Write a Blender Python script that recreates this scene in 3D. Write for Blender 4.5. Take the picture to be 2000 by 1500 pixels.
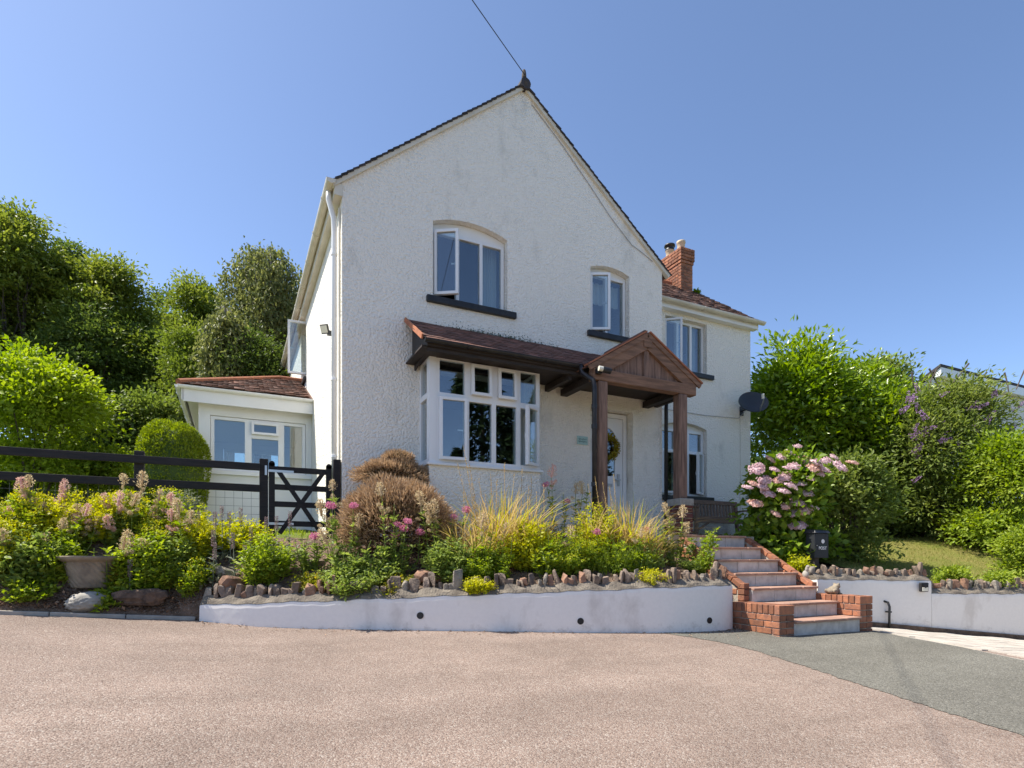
import bpy, bmesh, math, random
import numpy as np
from mathutils import Matrix, Vector, Euler
from mathutils.geometry import tessellate_polygon

for o in list(bpy.data.objects):
    bpy.data.objects.remove(o)
scene = bpy.context.scene
COL = scene.collection
R = math.radians
# ------------------------------------------------------------------ camera, sky, sun, exposure
CAM = np.array([-1.309, -7.891, 0.87])
FPX = 1122.0
cam_data = bpy.data.cameras.new('camera')
cam_data.sensor_width = 36.0
cam_data.lens = FPX / 2000 * 36
cam_data.shift_y = (1092 - 750) / 2000
cam_data.clip_start = 0.05
cam_data.clip_end = 2000
cam = bpy.data.objects.new('camera', cam_data)
COL.objects.link(cam)
cam.location = CAM
cam.rotation_euler = (R(90), 0, -math.atan2(.4369, .8995))
scene.camera = cam

SUN = Vector((-.48, .245, .84)).normalized()          # direction towards the sun
world = bpy.data.worlds.new('World')
scene.world = world
world.use_nodes = True
wn = world.node_tree
sky = wn.nodes.new('ShaderNodeTexSky')
sky.sky_type = 'NISHITA'
sky.sun_disc = False
sky.sun_elevation = math.asin(SUN.z)
sky.sun_rotation = math.atan2(SUN.x, SUN.y)
sky.air_density = 0.8
sky.dust_density = 2.0
sky.ozone_density = 2.6
sky.altitude = 1400
bg = wn.nodes['Background']
bg.inputs['Strength'].default_value = 0.116
wn.links.new(sky.outputs[0], bg.inputs['Color'])
sun_data = bpy.data.lights.new('sun', 'SUN')
sun_data.energy = 3.7
sun_data.angle = R(0.55)
sun_data.color = (1.0, .94, .84)
sun = bpy.data.objects.new('sun', sun_data)
COL.objects.link(sun)
sun.rotation_euler = SUN.to_track_quat('Z', 'Y').to_euler()
sun.location = (-20, 5, 30)
vs = scene.view_settings
vs.view_transform = 'Standard'
vs.look = 'None'
vs.gamma = 1
vs.exposure = 1.18
try:
    vs.use_curve_mapping = False
except Exception:
    pass
scene.cycles.max_bounces = 8
scene.cycles.transparent_max_bounces = 12
scene.cycles.caustics_reflective = False
scene.cycles.caustics_refractive = False
scene.cycles.use_denoising = True

# ------------------------------------------------------------------ measuring: photo point on a vertical plane Y
UX = np.array([.8995, .4369]); VX = np.array([-.4369, .8995])
def atY(px, py, Y):
    a = np.array([(px - 1000) / FPX, 1.0])
    r = np.array([a @ UX, a @ VX, -(py - 1092) / FPX])
    return CAM + r * ((Y - CAM[1]) / r[1])
def atX(px, py, X):
    a = np.array([(px - 1000) / FPX, 1.0])
    r = np.array([a @ UX, a @ VX, -(py - 1092) / FPX])
    return CAM + r * ((X - CAM[0]) / r[0])
def atD(px, py, d):
    a = np.array([(px - 1000) / FPX, 1.0])
    return CAM + np.array([a @ UX, a @ VX, -(py - 1092) / FPX]) * d

# ------------------------------------------------------------------ materials
def nodes_of(name):
    m = bpy.data.materials.new(name)
    m.use_nodes = True
    nt = m.node_tree
    return m, nt, nt.nodes['Principled BSDF'], nt.nodes['Material Output']
def N(nt, t, **kw):
    n = nt.nodes.new(t)
    for k, v in kw.items():
        if k.startswith('i_'):
            key = k[2:].replace('_', ' ')
            n.inputs[int(key) if key.isdigit() else key].default_value = v
        else:
            setattr(n, k, v)
    return n
def c4(c): return (c[0], c[1], c[2], 1)
def ramp(nt, src, p0, p1, c0=(0, 0, 0), c1=(1, 1, 1)):
    r = N(nt, 'ShaderNodeValToRGB')
    r.color_ramp.elements[0].position = p0; r.color_ramp.elements[0].color = c4(c0)
    r.color_ramp.elements[1].position = p1; r.color_ramp.elements[1].color = c4(c1)
    nt.links.new(src, r.inputs[0])
    return r.outputs[0]
def mixc(nt, fac, a, b, blend='MIX'):
    m = N(nt, 'ShaderNodeMix', data_type='RGBA', blend_type=blend)
    for s, v in ((0, fac), (6, a), (7, b)):
        if hasattr(v, 'is_linked'):
            nt.links.new(v, m.inputs[s])
        else:
            m.inputs[s].default_value = v if s == 0 else c4(v)
    return m.outputs[2]
def posn(nt, stretch=(1, 1, 1)):
    g = N(nt, 'ShaderNodeNewGeometry')
    mp = N(nt, 'ShaderNodeMapping')
    mp.inputs['Scale'].default_value = stretch
    nt.links.new(g.outputs['Position'], mp.inputs[0])
    return mp.outputs[0]
def noise(nt, vec, scale, detail=4, rough=.55):
    n = N(nt, 'ShaderNodeTexNoise')
    n.inputs['Scale'].default_value = scale
    n.inputs['Detail'].default_value = detail
    n.inputs['Roughness'].default_value = rough
    nt.links.new(vec, n.inputs['Vector'])
    return n.outputs[0]
def bump(nt, p, h, strength, dist):
    b = N(nt, 'ShaderNodeBump')
    b.inputs['Strength'].default_value = strength
    b.inputs['Distance'].default_value = dist
    nt.links.new(h, b.inputs['Height'])
    nt.links.new(b.outputs[0], p.inputs['Normal'])
def rnd_value(nt, mode, lo, hi):
    if mode == 'island':
        s = N(nt, 'ShaderNodeNewGeometry').outputs['Random Per Island']
    else:
        s = N(nt, 'ShaderNodeObjectInfo').outputs['Random']
    mr = N(nt, 'ShaderNodeMapRange')
    mr.inputs[3].default_value = lo; mr.inputs[4].default_value = hi
    nt.links.new(s, mr.inputs[0])
    return mr.outputs[0], s
MATS = {}
def mat(name, col, col2=None, rough=.6, vscale=6, vlo=.35, vhi=.65, detail=5, bumps=0, bscale=60, bdist=.01, stretch=(1, 1, 1),
        rnd=None, rlo=.8, rhi=1.2, metal=0, spec=.4, coat=0):
    m, nt, p, out = nodes_of(name)
    vec = posn(nt, stretch)
    c = None
    if col2 is not None:
        c = mixc(nt, ramp(nt, noise(nt, vec, vscale, detail), vlo, vhi), col, col2)
    if rnd:
        v, s = rnd_value(nt, rnd, rlo, rhi)
        h = N(nt, 'ShaderNodeHueSaturation')
        if c is None: h.inputs['Color'].default_value = c4(col)
        else: nt.links.new(c, h.inputs['Color'])
        nt.links.new(v, h.inputs['Value'])
        c = h.outputs[0]
    if c is None: p.inputs['Base Color'].default_value = c4(col)
    else: nt.links.new(c, p.inputs['Base Color'])
    p.inputs['Roughness'].default_value = rough
    p.inputs['Metallic'].default_value = metal
    p.inputs['Specular IOR Level'].default_value = spec
    if coat: p.inputs['Coat Weight'].default_value = coat
    if bumps: bump(nt, p, noise(nt, vec, bscale, 4), bumps, bdist)
    MATS[name] = m
    return m
def leafmat(name, c1, c2, trans=.35, rough=.5, spec=.3, big=0.0):
    m, nt, p, out = nodes_of(name)
    s = N(nt, 'ShaderNodeNewGeometry').outputs['Random Per Island']
    c = mixc(nt, s, c1, c2)
    if big:
        n = ramp(nt, noise(nt, posn(nt), big, 3), .35, .65)
        c = mixc(nt, n, c, tuple(.5 * (a + b) * k for a, b, k in zip(c1, c2, (.75, .85, .8))))
    nt.links.new(c, p.inputs['Base Color'])
    p.inputs['Roughness'].default_value = rough
    p.inputs['Specular IOR Level'].default_value = spec
    t = N(nt, 'ShaderNodeBsdfTranslucent')
    h = N(nt, 'ShaderNodeHueSaturation')
    h.inputs['Saturation'].default_value = 1.1; h.inputs['Value'].default_value = 1.15
    nt.links.new(c, h.inputs['Color']); nt.links.new(h.outputs[0], t.inputs['Color'])
    mx = N(nt, 'ShaderNodeMixShader'); mx.inputs[0].default_value = trans
    nt.links.new(p.outputs[0], mx.inputs[1]); nt.links.new(t.outputs[0], mx.inputs[2])
    nt.links.new(mx.outputs[0], out.inputs[0])
    MATS[name] = m
    return m

def render_material(name, col, dirt, rough_scale, strength, dist, dirtlo=.52, dirthi=.85):
    m, nt, p, out = nodes_of(name)
    vec = posn(nt)
    a = noise(nt, vec, .9, 6, .65)
    st = noise(nt, posn(nt, (2.2, 2.2, 1.1)), 1.6, 5, .6)
    f = N(nt, 'ShaderNodeMath', operation='MULTIPLY'); nt.links.new(a, f.inputs[0]); nt.links.new(st, f.inputs[1])
    f2 = N(nt, 'ShaderNodeMath', operation='MULTIPLY'); nt.links.new(f.outputs[0], f2.inputs[0]); f2.inputs[1].default_value = 2.4
    fac = ramp(nt, f2.outputs[0], dirtlo, dirthi)
    c = mixc(nt, fac, col, dirt)
    fine = ramp(nt, noise(nt, vec, 26, 4), .3, .75, (.95, .95, .95), (1.0, 1.0, 1.0))
    c = mixc(nt, 1.0, c, fine, 'MULTIPLY')
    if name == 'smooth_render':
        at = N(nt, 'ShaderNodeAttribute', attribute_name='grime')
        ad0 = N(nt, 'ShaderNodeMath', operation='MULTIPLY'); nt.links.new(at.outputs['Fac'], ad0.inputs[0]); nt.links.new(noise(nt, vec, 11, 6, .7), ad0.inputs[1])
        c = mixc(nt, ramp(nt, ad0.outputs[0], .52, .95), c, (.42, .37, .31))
    nt.links.new(c, p.inputs['Base Color'])
    p.inputs['Roughness'].default_value = .85
    p.inputs['Specular IOR Level'].default_value = .2
    n1 = noise(nt, vec, rough_scale, 3, .5)
    v = N(nt, 'ShaderNodeTexVoronoi', feature='SMOOTH_F1'); v.inputs['Scale'].default_value = rough_scale * 1.3
    nt.links.new(vec, v.inputs['Vector'])
    ad = N(nt, 'ShaderNodeMath', operation='SUBTRACT'); nt.links.new(n1, ad.inputs[0]); nt.links.new(v.outputs[0], ad.inputs[1])
    bump(nt, p, ad.outputs[0], strength, dist)
    MATS[name] = m
    return m
render_material('roughcast', (.90, .85, .755), (.74, .70, .62), 30, 1.0, .017, .70, 1.25)
render_material('smooth_render', (.88, .835, .775), (.72, .67, .61), 8, .35, .006, .72, 1.3)
mat('upvc', (.80, .80, .79), rough=.28, spec=.5)
mat('cream_paint', (.72, .67, .56), (.60, .55, .44), rough=.45, vscale=3)
mat('white_paint', (.83, .825, .80), (.78, .77, .74), rough=.5, vscale=2)
mat('black_paint', (.014, .014, .016), (.03, .028, .027), rough=.45, vscale=8, bumps=.15, bscale=90, bdist=.003)
mat('fence_black', (.012, .011, .011), (.028, .022, .020), rough=.7, vscale=14, bumps=.4, bscale=40, bdist=.004, stretch=(.3, 1, 3))
mat('dark_metal', (.03, .032, .036), rough=.4)
mat('steel', (.55, .55, .54), rough=.35, metal=.8)
mat('oak', (.27, .165, .118), (.115, .068, .049), rough=.75, vscale=5, bumps=.5, bscale=22, bdist=.006, stretch=(6, 6, .6))
mat('oak_beam', (.26, .145, .088), (.13, .072, .045), rough=.75, vscale=4, bumps=.5, bscale=22, bdist=.006, stretch=(.7, 5, 6))
mat('dark_timber', (.048, .036, .030), (.024, .019, .017), rough=.7, vscale=6, stretch=(.6, 4, 4))
mat('bench_wood', (.27, .17, .115), (.17, .105, .072), rough=.65, vscale=12, stretch=(1, 4, 4), bumps=.3, bscale=50)
mat('roof_tile', (.23, .108, .078), (.12, .064, .050), rough=.85, vscale=7, rnd='object', rlo=.65, rhi=1.3, bumps=.4, bscale=70, bdist=.004)
mat('roof_tile_joined', (.150, .068, .044), (.070, .040, .030), rough=.85, vscale=5, rnd='island', rlo=.6, rhi=1.35, bumps=.4, bscale=70, bdist=.004)
mat('verge_tile', (.060, .050, .050), (.035, .033, .036), rough=.8, vscale=9, rnd='object', rlo=.7, rhi=1.3)
mat('terracotta', (.42, .155, .075), (.30, .12, .065), rough=.8, vscale=8, rnd='object', rlo=.8, rhi=1.15, bumps=.2)
mat('mortar', (.46, .40, .32), (.34, .30, .25), rough=.95, vscale=20, bumps=.6, bscale=80, bdist=.006)
mat('wall_mortar', (.23, .195, .15), (.12, .10, .08), rough=.95, vscale=9, bumps=1, bscale=45, bdist=.012)
mat('brick', (.42, .165, .080), (.24, .11, .070), rough=.85, vscale=13, rnd='object', rlo=.6, rhi=1.25, bumps=.6, bscale=60, bdist=.006)
mat('old_brick', (.20, .062, .045), (.12, .042, .036), rough=.85, vscale=16, rnd='object', rlo=.7, rhi=1.25, bumps=.5, bscale=60, bdist=.005)
mat('tread_tile', (.44, .26, .185), (.33, .20, .15), rough=.75, vscale=9, rnd='object', rlo=.85, rhi=1.12, bumps=.3, bscale=50, bdist=.004)
mat('riser_paint', (.62, .585, .535), (.40, .37, .33), rough=.8, vscale=9, vlo=.42, vhi=.78, rnd='object', rlo=.92, rhi=1.05, bumps=.2)
mat('stone_a', (.30, .225, .165), (.17, .13, .105), rough=.9, vscale=14, rnd='object', rlo=.65, rhi=1.3, bumps=.9, bscale=35, bdist=.015)
mat('stone_b', (.36, .20, .125), (.22, .13, .09), rough=.9, vscale=14, rnd='object', rlo=.7, rhi=1.25, bumps=.9, bscale=35, bdist=.015)
mat('stone_c', (.27, .235, .19), (.16, .14, .115), rough=.9, vscale=14, rnd='object', rlo=.7, rhi=1.3, bumps=.9, bscale=35, bdist=.015)
mat('pale_stone', (.40, .37, .32), (.27, .25, .215), rough=.85, vscale=10, bumps=.3, bscale=30)
mat('cast_stone', (.32, .26, .185), (.19, .155, .115), rough=.9, vscale=9, bumps=.4, bscale=50)
mat('log_bark', (.17, .11, .075), (.07, .05, .04), rough=.95, vscale=16, bumps=1, bscale=25, bdist=.02)
mat('soil', (.20, .135, .095), (.11, .075, .052), rough=1, vscale=9, bumps=1, bscale=30, bdist=.03)
mat('chips', (.34, .22, .14), (.20, .13, .09), rough=.9, vscale=20, rnd='island', rlo=.5, rhi=1.5)
mat('kerb', (.44, .40, .34), (.32, .29, .25), rough=.9, vscale=9, bumps=.4)
mat('bark', (.12, .095, .075), (.06, .05, .04), rough=.95, vscale=6, bumps=.8, bscale=18, bdist=.02, stretch=(1, 1, .3))
mat('pale_bark', (.34, .31, .27), (.16, .14, .12), rough=.9, vscale=5, stretch=(1, 1, .4))
mat('grass_ground', (.10, .13, .035), (.14, .125, .05), rough=1, vscale=1.2, bumps=.6, bscale=30, bdist=.02)
mat('curtain', (.62, .62, .60), rough=.9)
mat('blind', (.66, .66, .64), rough=.8)
mat('room', (.13, .12, .11), rough=.9)
mat('chimney_pot', (.62, .50, .34), (.50, .39, .26), rough=.8, vscale=8)
mat('lead', (.12, .12, .13), rough=.55)
mat('sign_glass', (.42, .60, .55), rough=.25)
mat('sign_ink', (.05, .12, .11), rough=.5)
mat('white_lettering', (.75, .75, .73), rough=.5)
mat('lens', (.75, .72, .6), rough=.2)
mat('cable', (.03, .03, .035), rough=.6)
mat('grey_cable', (.38, .37, .36), rough=.7)
mat('wire', (.16, .16, .16), rough=.5, metal=.3)
mat('pot_black', (.018, .018, .022), rough=.35)
mat('neighbour_wall', (.76, .75, .73), (.66, .65, .62), rough=.85, vscale=2)

def asphalt(name, base, dark, light):
    m, nt, p, out = nodes_of(name)
    vec = posn(nt)
    big = ramp(nt, noise(nt, vec, .55, 4, .6), .3, .7, (.84, .84, .84), (1.1, 1.1, 1.1))
    patch = ramp(nt, noise(nt, vec, 3.2, 6, .7), .35, .7, (.90, .90, .90), (1.06, 1.06, 1.06))
    v = N(nt, 'ShaderNodeTexVoronoi'); v.inputs['Scale'].default_value = 130
    nt.links.new(vec, v.inputs['Vector'])
    sp = N(nt, 'ShaderNodeSeparateColor'); nt.links.new(v.outputs['Color'], sp.inputs[0])
    c = mixc(nt, ramp(nt, sp.outputs[0], .05, .55), dark, base)
    c = mixc(nt, ramp(nt, sp.outputs[1], .72, .98), c, light)
    c = mixc(nt, 1.0, c, big, 'MULTIPLY')
    c = mixc(nt, 1.0, c, patch, 'MULTIPLY')
    tr = ramp(nt, noise(nt, posn(nt, (.16, 1.5, 1)), 1.0, 3, .5), .42, .62, (.90, .895, .89), (1.05, 1.05, 1.05))
    c = mixc(nt, 1.0, c, tr, 'MULTIPLY')
    sp2 = ramp(nt, noise(nt, vec, 1.7, 2, .4), .70, .80, (1, 1, 1), (.80, .79, .78))
    c = mixc(nt, 1.0, c, sp2, 'MULTIPLY')
    nt.links.new(c, p.inputs['Base Color'])
    p.inputs['Roughness'].default_value = .9
    p.inputs['Specular IOR Level'].default_value = .25
    ad = N(nt, 'ShaderNodeMath', operation='SUBTRACT')
    nt.links.new(noise(nt, vec, 60, 3), ad.inputs[0]); nt.links.new(v.outputs['Distance'], ad.inputs[1])
    bump(nt, p, ad.outputs[0], .8, .006)
    MATS[name] = m
asphalt('red_asphalt', (.290, .217, .174), (.172, .123, .099), (.415, .355, .302))
asphalt('grey_asphalt', (.172, .163, .135), (.10, .096, .080), (.285, .272, .232))
mat('paver', (.50, .45, .385), (.42, .375, .32), rough=.9, vscale=6, rnd='object', rlo=.86, rhi=1.1, bumps=.4)

def lawn_material():
    m, nt, p, out = nodes_of('lawn')
    vec = posn(nt)
    c = mixc(nt, ramp(nt, noise(nt, vec, .9, 5, .6), .38, .62), (.17, .20, .035), (.33, .255, .10))
    c = mixc(nt, ramp(nt, noise(nt, posn(nt, (1, 1, 1)), 30, 4), .3, .7), c, (.13, .17, .03))
    nt.links.new(c, p.inputs['Base Color'])
    p.inputs['Roughness'].default_value = 1
    p.inputs['Specular IOR Level'].default_value = .1
    bump(nt, p, noise(nt, vec, 60, 3), 1, .03)
    MATS['lawn'] = m
lawn_material()
def glass_material():
    m, nt, p, out = nodes_of('glass')
    nt.nodes.remove(p)
    g = N(nt, 'ShaderNodeNewGeometry')
    d = N(nt, 'ShaderNodeVectorMath', operation='DOT_PRODUCT')
    nt.links.new(g.outputs['Normal'], d.inputs[0]); nt.links.new(g.outputs['Incoming'], d.inputs[1])
    ab = N(nt, 'ShaderNodeMath', operation='ABSOLUTE'); nt.links.new(d.outputs['Value'], ab.inputs[0])
    om = N(nt, 'ShaderNodeMath', operation='SUBTRACT'); om.inputs[0].default_value = 1; nt.links.new(ab.outputs[0], om.inputs[1])
    pw = N(nt, 'ShaderNodeMath', operation='POWER'); nt.links.new(om.outputs[0], pw.inputs[0]); pw.inputs[1].default_value = 4
    mr = N(nt, 'ShaderNodeMapRange'); mr.inputs[3].default_value = .13; mr.inputs[4].default_value = 1
    nt.links.new(pw.outputs[0], mr.inputs[0])
    gl = N(nt, 'ShaderNodeBsdfGlossy'); gl.inputs['Roughness'].default_value = 0.005; gl.inputs['Color'].default_value = (.95, .97, 1, 1)
    tr = N(nt, 'ShaderNodeBsdfTransparent'); tr.inputs['Color'].default_value = (.80, .86, .86, 1)
    mx = N(nt, 'ShaderNodeMixShader')
    nt.links.new(mr.outputs[0], mx.inputs[0]); nt.links.new(tr.outputs[0], mx.inputs[1]); nt.links.new(gl.outputs[0], mx.inputs[2])
    nt.links.new(mx.outputs[0], out.inputs[0])
    MATS['glass'] = m
glass_material()
leafmat('leaf_ash', (.135, .185, .026), (.32, .35, .065), .44, big=.35)
leafmat('leaf_dark', (.075, .125, .026), (.19, .235, .05), .42, big=.4)
leafmat('leaf_birch', (.15, .18, .055), (.29, .30, .10), .44)
leafmat('leaf_bright', (.22, .31, .02), (.42, .49, .06), .48, big=.8)
leafmat('leaf_laurel', (.14, .235, .014), (.36, .46, .03), .4, rough=.28, spec=.55, big=.9)
leafmat('leaf_mid', (.14, .19, .032), (.29, .33, .07), .44, big=.8)
leafmat('leaf_conifer', (.018, .04, .014), (.045, .075, .022), .15)
leafmat('leaf_topiary', (.17, .235, .018), (.33, .39, .04), .44)
leafmat('leaf_hydrangea', (.12, .21, .022), (.28, .38, .045), .44, rough=.4)
leafmat('leaf_valerian', (.17, .245, .05), (.35, .42, .10), .46)
leafmat('leaf_lime', (.40, .43, .015), (.62, .60, .045), .5)
leafmat('leaf_green', (.19, .28, .024), (.39, .46, .055), .48)
leafmat('leaf_grey', (.20, .23, .15), (.34, .36, .26), .3, rough=.8)
leafmat('leaf_gold', (.44, .34, .10), (.58, .43, .20), .42)
leafmat('leaf_straw', (.58, .42, .20), (.72, .56, .27), .4)
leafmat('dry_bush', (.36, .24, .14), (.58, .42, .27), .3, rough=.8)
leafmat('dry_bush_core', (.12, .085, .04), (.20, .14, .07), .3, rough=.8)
leafmat('lawn_blade', (.19, .22, .03), (.36, .31, .10), .4)
leafmat('autumn_leaf', (.24, .30, .03), (.42, .32, .05), .42)
leafmat('flower_pink', (.60, .20, .34), (.76, .38, .50), .3)
leafmat('flower_mauve', (.62, .42, .46), (.80, .64, .64), .3)
leafmat('flower_blush', (.68, .42, .38), (.82, .62, .50), .3)
leafmat('flower_lilac', (.30, .16, .36), (.50, .32, .52), .3)
leafmat('flower_cream', (.55, .42, .27), (.72, .62, .38), .35)
leafmat('flower_lime', (.46, .46, .012), (.66, .62, .04), .4)
leafmat('flower_spike', (.22, .15, .17), (.38, .28, .28), .3)
leafmat('wreath_leaf', (.22, .19, .01), (.42, .33, .03), .3)

# ------------------------------------------------------------------ geometry helpers
class MB:
    """collects vertices and faces for ONE mesh object"""
    def __init__(s): s.v = []; s.f = []
    def add(s, vs, fs):
        n = len(s.v); s.v += [tuple(map(float, p)) for p in vs]; s.f += [tuple(i + n for i in f) for f in fs]
        return s
    def box(s, a, b):
        x0, y0, z0 = [min(p, q) for p, q in zip(a, b)]; x1, y1, z1 = [max(p, q) for p, q in zip(a, b)]
        return s.add([(x0, y0, z0), (x1, y0, z0), (x1, y1, z0), (x0, y1, z0), (x0, y0, z1), (x1, y0, z1), (x1, y1, z1), (x0, y1, z1)],
                     [(0, 3, 2, 1), (4, 5, 6, 7), (0, 1, 5, 4), (1, 2, 6, 5), (2, 3, 7, 6), (3, 0, 4, 7)])
    def bar(s, p, q, w, d, up=(0, 0, 1)):
        """square bar from p to q, w across, d along the up side"""
        p = Vector(p); q = Vector(q); t = (q - p).normalized(); u = Vector(up)
        a = t.cross(u)
        if a.length < 1e-4: a = t.cross(Vector((0, 1, 0)))
        a.normalize(); b = a.cross(t).normalized()
        vs = []
        for e in (p, q):
            for i, j in ((-1, -1), (1, -1), (1, 1), (-1, 1)):
                vs.append(e + a * (i * w / 2) + b * (j * d / 2))
        return s.add(vs, [(0, 1, 2, 3), (7, 6, 5, 4), (0, 4, 5, 1), (1, 5, 6, 2), (2, 6, 7, 3), (3, 7, 4, 0)])
    def tube(s, pts, rad, seg=8, caps=True):
        pts = [Vector(p) for p in pts]; n = len(pts)
        rad = [rad] * n if not hasattr(rad, '__len__') else rad
        vs = []; fs = []; a0 = None
        for i, p in enumerate(pts):
            t = (pts[min(i + 1, n - 1)] - pts[max(i - 1, 0)])
            if t.length < 1e-6: t = Vector((0, 0, 1))
            t.normalize()
            a = (a0 - t * a0.dot(t)) if a0 is not None else t.orthogonal()
            a.normalize(); a0 = a; b = t.cross(a)
            for k in range(seg):
                th = 2 * math.pi * k / seg
                vs.append(p + (a * math.cos(th) + b * math.sin(th)) * rad[i])
        for i in range(n - 1):
            for k in range(seg):
                k2 = (k + 1) % seg
                fs.append((i * seg + k, i * seg + k2, (i + 1) * seg + k2, (i + 1) * seg + k))
        if caps:
            fs.append(tuple(range(seg - 1, -1, -1))); fs.append(tuple((n - 1) * seg + k for k in range(seg)))
        return s.add(vs, fs)
    def lathe(s, prof, c=(0, 0, 0), seg=24, close=False):
        vs = []; fs = []; n = len(prof)
        for r, z in prof:
            for k in range(seg):
                th = 2 * math.pi * k / seg
                vs.append((c[0] + r * math.cos(th), c[1] + r * math.sin(th), c[2] + z))
        for i in range(n - 1):
            for k in range(seg):
                k2 = (k + 1) % seg
                fs.append((i * seg + k, i * seg + k2, (i + 1) * seg + k2, (i + 1) * seg + k))
        if close:
            fs.append(tuple(range(seg - 1, -1, -1))); fs.append(tuple((n - 1) * seg + k for k in range(seg)))
        return s.add(vs, fs)
    def slab(s, outer, holes, fn, d0, d1):
        """flat outline with holes, thickened from d0 to d1; fn(x, y, d) gives the point"""
        loops = [outer] + list(holes)
        flat = [p for l in loops for p in l]
        tri = tessellate_polygon([[Vector((p[0], p[1], 0)) for p in l] for l in loops])
        n = len(flat)
        vs = [fn(p[0], p[1], d0) for p in flat] + [fn(p[0], p[1], d1) for p in flat]
        fs = [tuple(t) for t in tri] + [tuple(n + i for i in reversed(t)) for t in tri]
        k = 0
        for l in loops:
            m = len(l)
            for i in range(m):
                a, b = k + i, k + (i + 1) % m
                fs.append((a, b, n + b, n + a))
            k += m
        return s.add(vs, fs)
    def xform(s, M):
        s.v = [tuple(M @ Vector(p)) for p in s.v]
        return s
    def mesh(s, name, m=None, smooth=False):
        me = bpy.data.meshes.new(name)
        me.from_pydata(s.v, [], s.f)
        bm = bmesh.new(); bm.from_mesh(me); bmesh.ops.recalc_face_normals(bm, faces=bm.faces); bm.to_mesh(me); bm.free()
        if m: me.materials.append(MATS[m])
        if smooth: me.polygons.foreach_set('use_smooth', [True] * len(me.polygons))
        return me
    def build(s, name, m, parent=None, smooth=False, bevel=0):
        return put(name, s.mesh(name, m, smooth), parent, bevel=bevel)
def put(name, me, parent=None, mtx=None, bevel=0):
    o = bpy.data.objects.new(name, me); COL.objects.link(o)
    if parent is not None:
        o.parent = parent
        if parent.type == 'EMPTY' and not parent.get('_local'):
            o.matrix_parent_inverse = Matrix.Translation(parent.location).inverted()
    if mtx is not None: o.matrix_basis = mtx
    if bevel:
        b = o.modifiers.new('bevel', 'BEVEL'); b.width = bevel; b.segments = 2; b.limit_method = 'ANGLE'
    return o
def tag(o, label=None, cat=None, group=None, kind=None):
    if label: o['label'] = label
    if cat: o['category'] = cat
    if group: o['group'] = group
    if kind: o['kind'] = kind
    return o
def thing(name, label, cat, loc=(0, 0, 0), group=None, local=False, rz=0):
    o = bpy.data.objects.new(name, None); COL.objects.link(o)
    o.empty_display_size = .1
    o.location = loc; o.rotation_euler[2] = rz
    if local: o['_local'] = 1
    return tag(o, label, cat, group)
def copy_tree(o, parent=None):
    c = o.copy(); COL.objects.link(c)
    if parent is not None: c.parent = parent
    for ch in list(o.children): copy_tree(ch, c)
    return c
def fast_mesh(name, V, F, m, smooth=False):
    """V (n,3) float, F (k,3 or 4) int"""
    me = bpy.data.meshes.new(name)
    V = np.ascontiguousarray(V, dtype=np.float32); F = np.ascontiguousarray(F, dtype=np.int32)
    k = F.shape[1]
    me.vertices.add(len(V)); me.vertices.foreach_set('co', V.ravel())
    me.loops.add(F.size); me.loops.foreach_set('vertex_index', F.ravel())
    me.polygons.add(len(F))
    me.polygons.foreach_set('loop_start', np.arange(0, F.size, k, dtype=np.int32))
    me.polygons.foreach_set('loop_total', np.full(len(F), k, dtype=np.int32))
    if smooth: me.polygons.foreach_set('use_smooth', np.ones(len(F), dtype=bool))
    me.update(calc_edges=True)
    me.materials.append(MATS[m])
    return me
def nrm(a): return a / np.maximum(np.linalg.norm(a, axis=1, keepdims=True), 1e-6)
def leaf_arrays(P, A, Nn, L, W, fold=.25):
    """one folded four-corner leaf for each point: base P, axis A, normal Nn, length L, width W"""
    n = len(P)
    A = nrm(A); S = nrm(np.cross(A, Nn)); U = nrm(np.cross(S, A))
    L = np.broadcast_to(np.asarray(L, float), (n,))[:, None]; W = np.broadcast_to(np.asarray(W, float), (n,))[:, None]
    mid = P + A * L * .45
    V = np.empty((n, 4, 3))
    V[:, 0] = P; V[:, 1] = mid + S * W * .5 + U * W * fold; V[:, 2] = P + A * L; V[:, 3] = mid - S * W * .5 + U * W * fold
    i = np.arange(n)[:, None] * 4
    F = np.concatenate([i + np.array([[0, 1, 2]]), i + np.array([[0, 2, 3]])], 1).reshape(-1, 3)
    return V.reshape(-1, 3), F
def leaf_mesh(name, P, A, Nn, L, W, m, fold=.25):
    V, F = leaf_arrays(P, A, Nn, L, W, fold)
    return fast_mesh(name, V, F, m)
def rdir(rs, n): return nrm(rs.normal(size=(n, 3)))
def join_tris(parts):
    V = []; F = []; k = 0
    for v, f in parts:
        V.append(v); F.append(f + k); k += len(v)
    return np.concatenate(V), np.concatenate(F)
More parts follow.
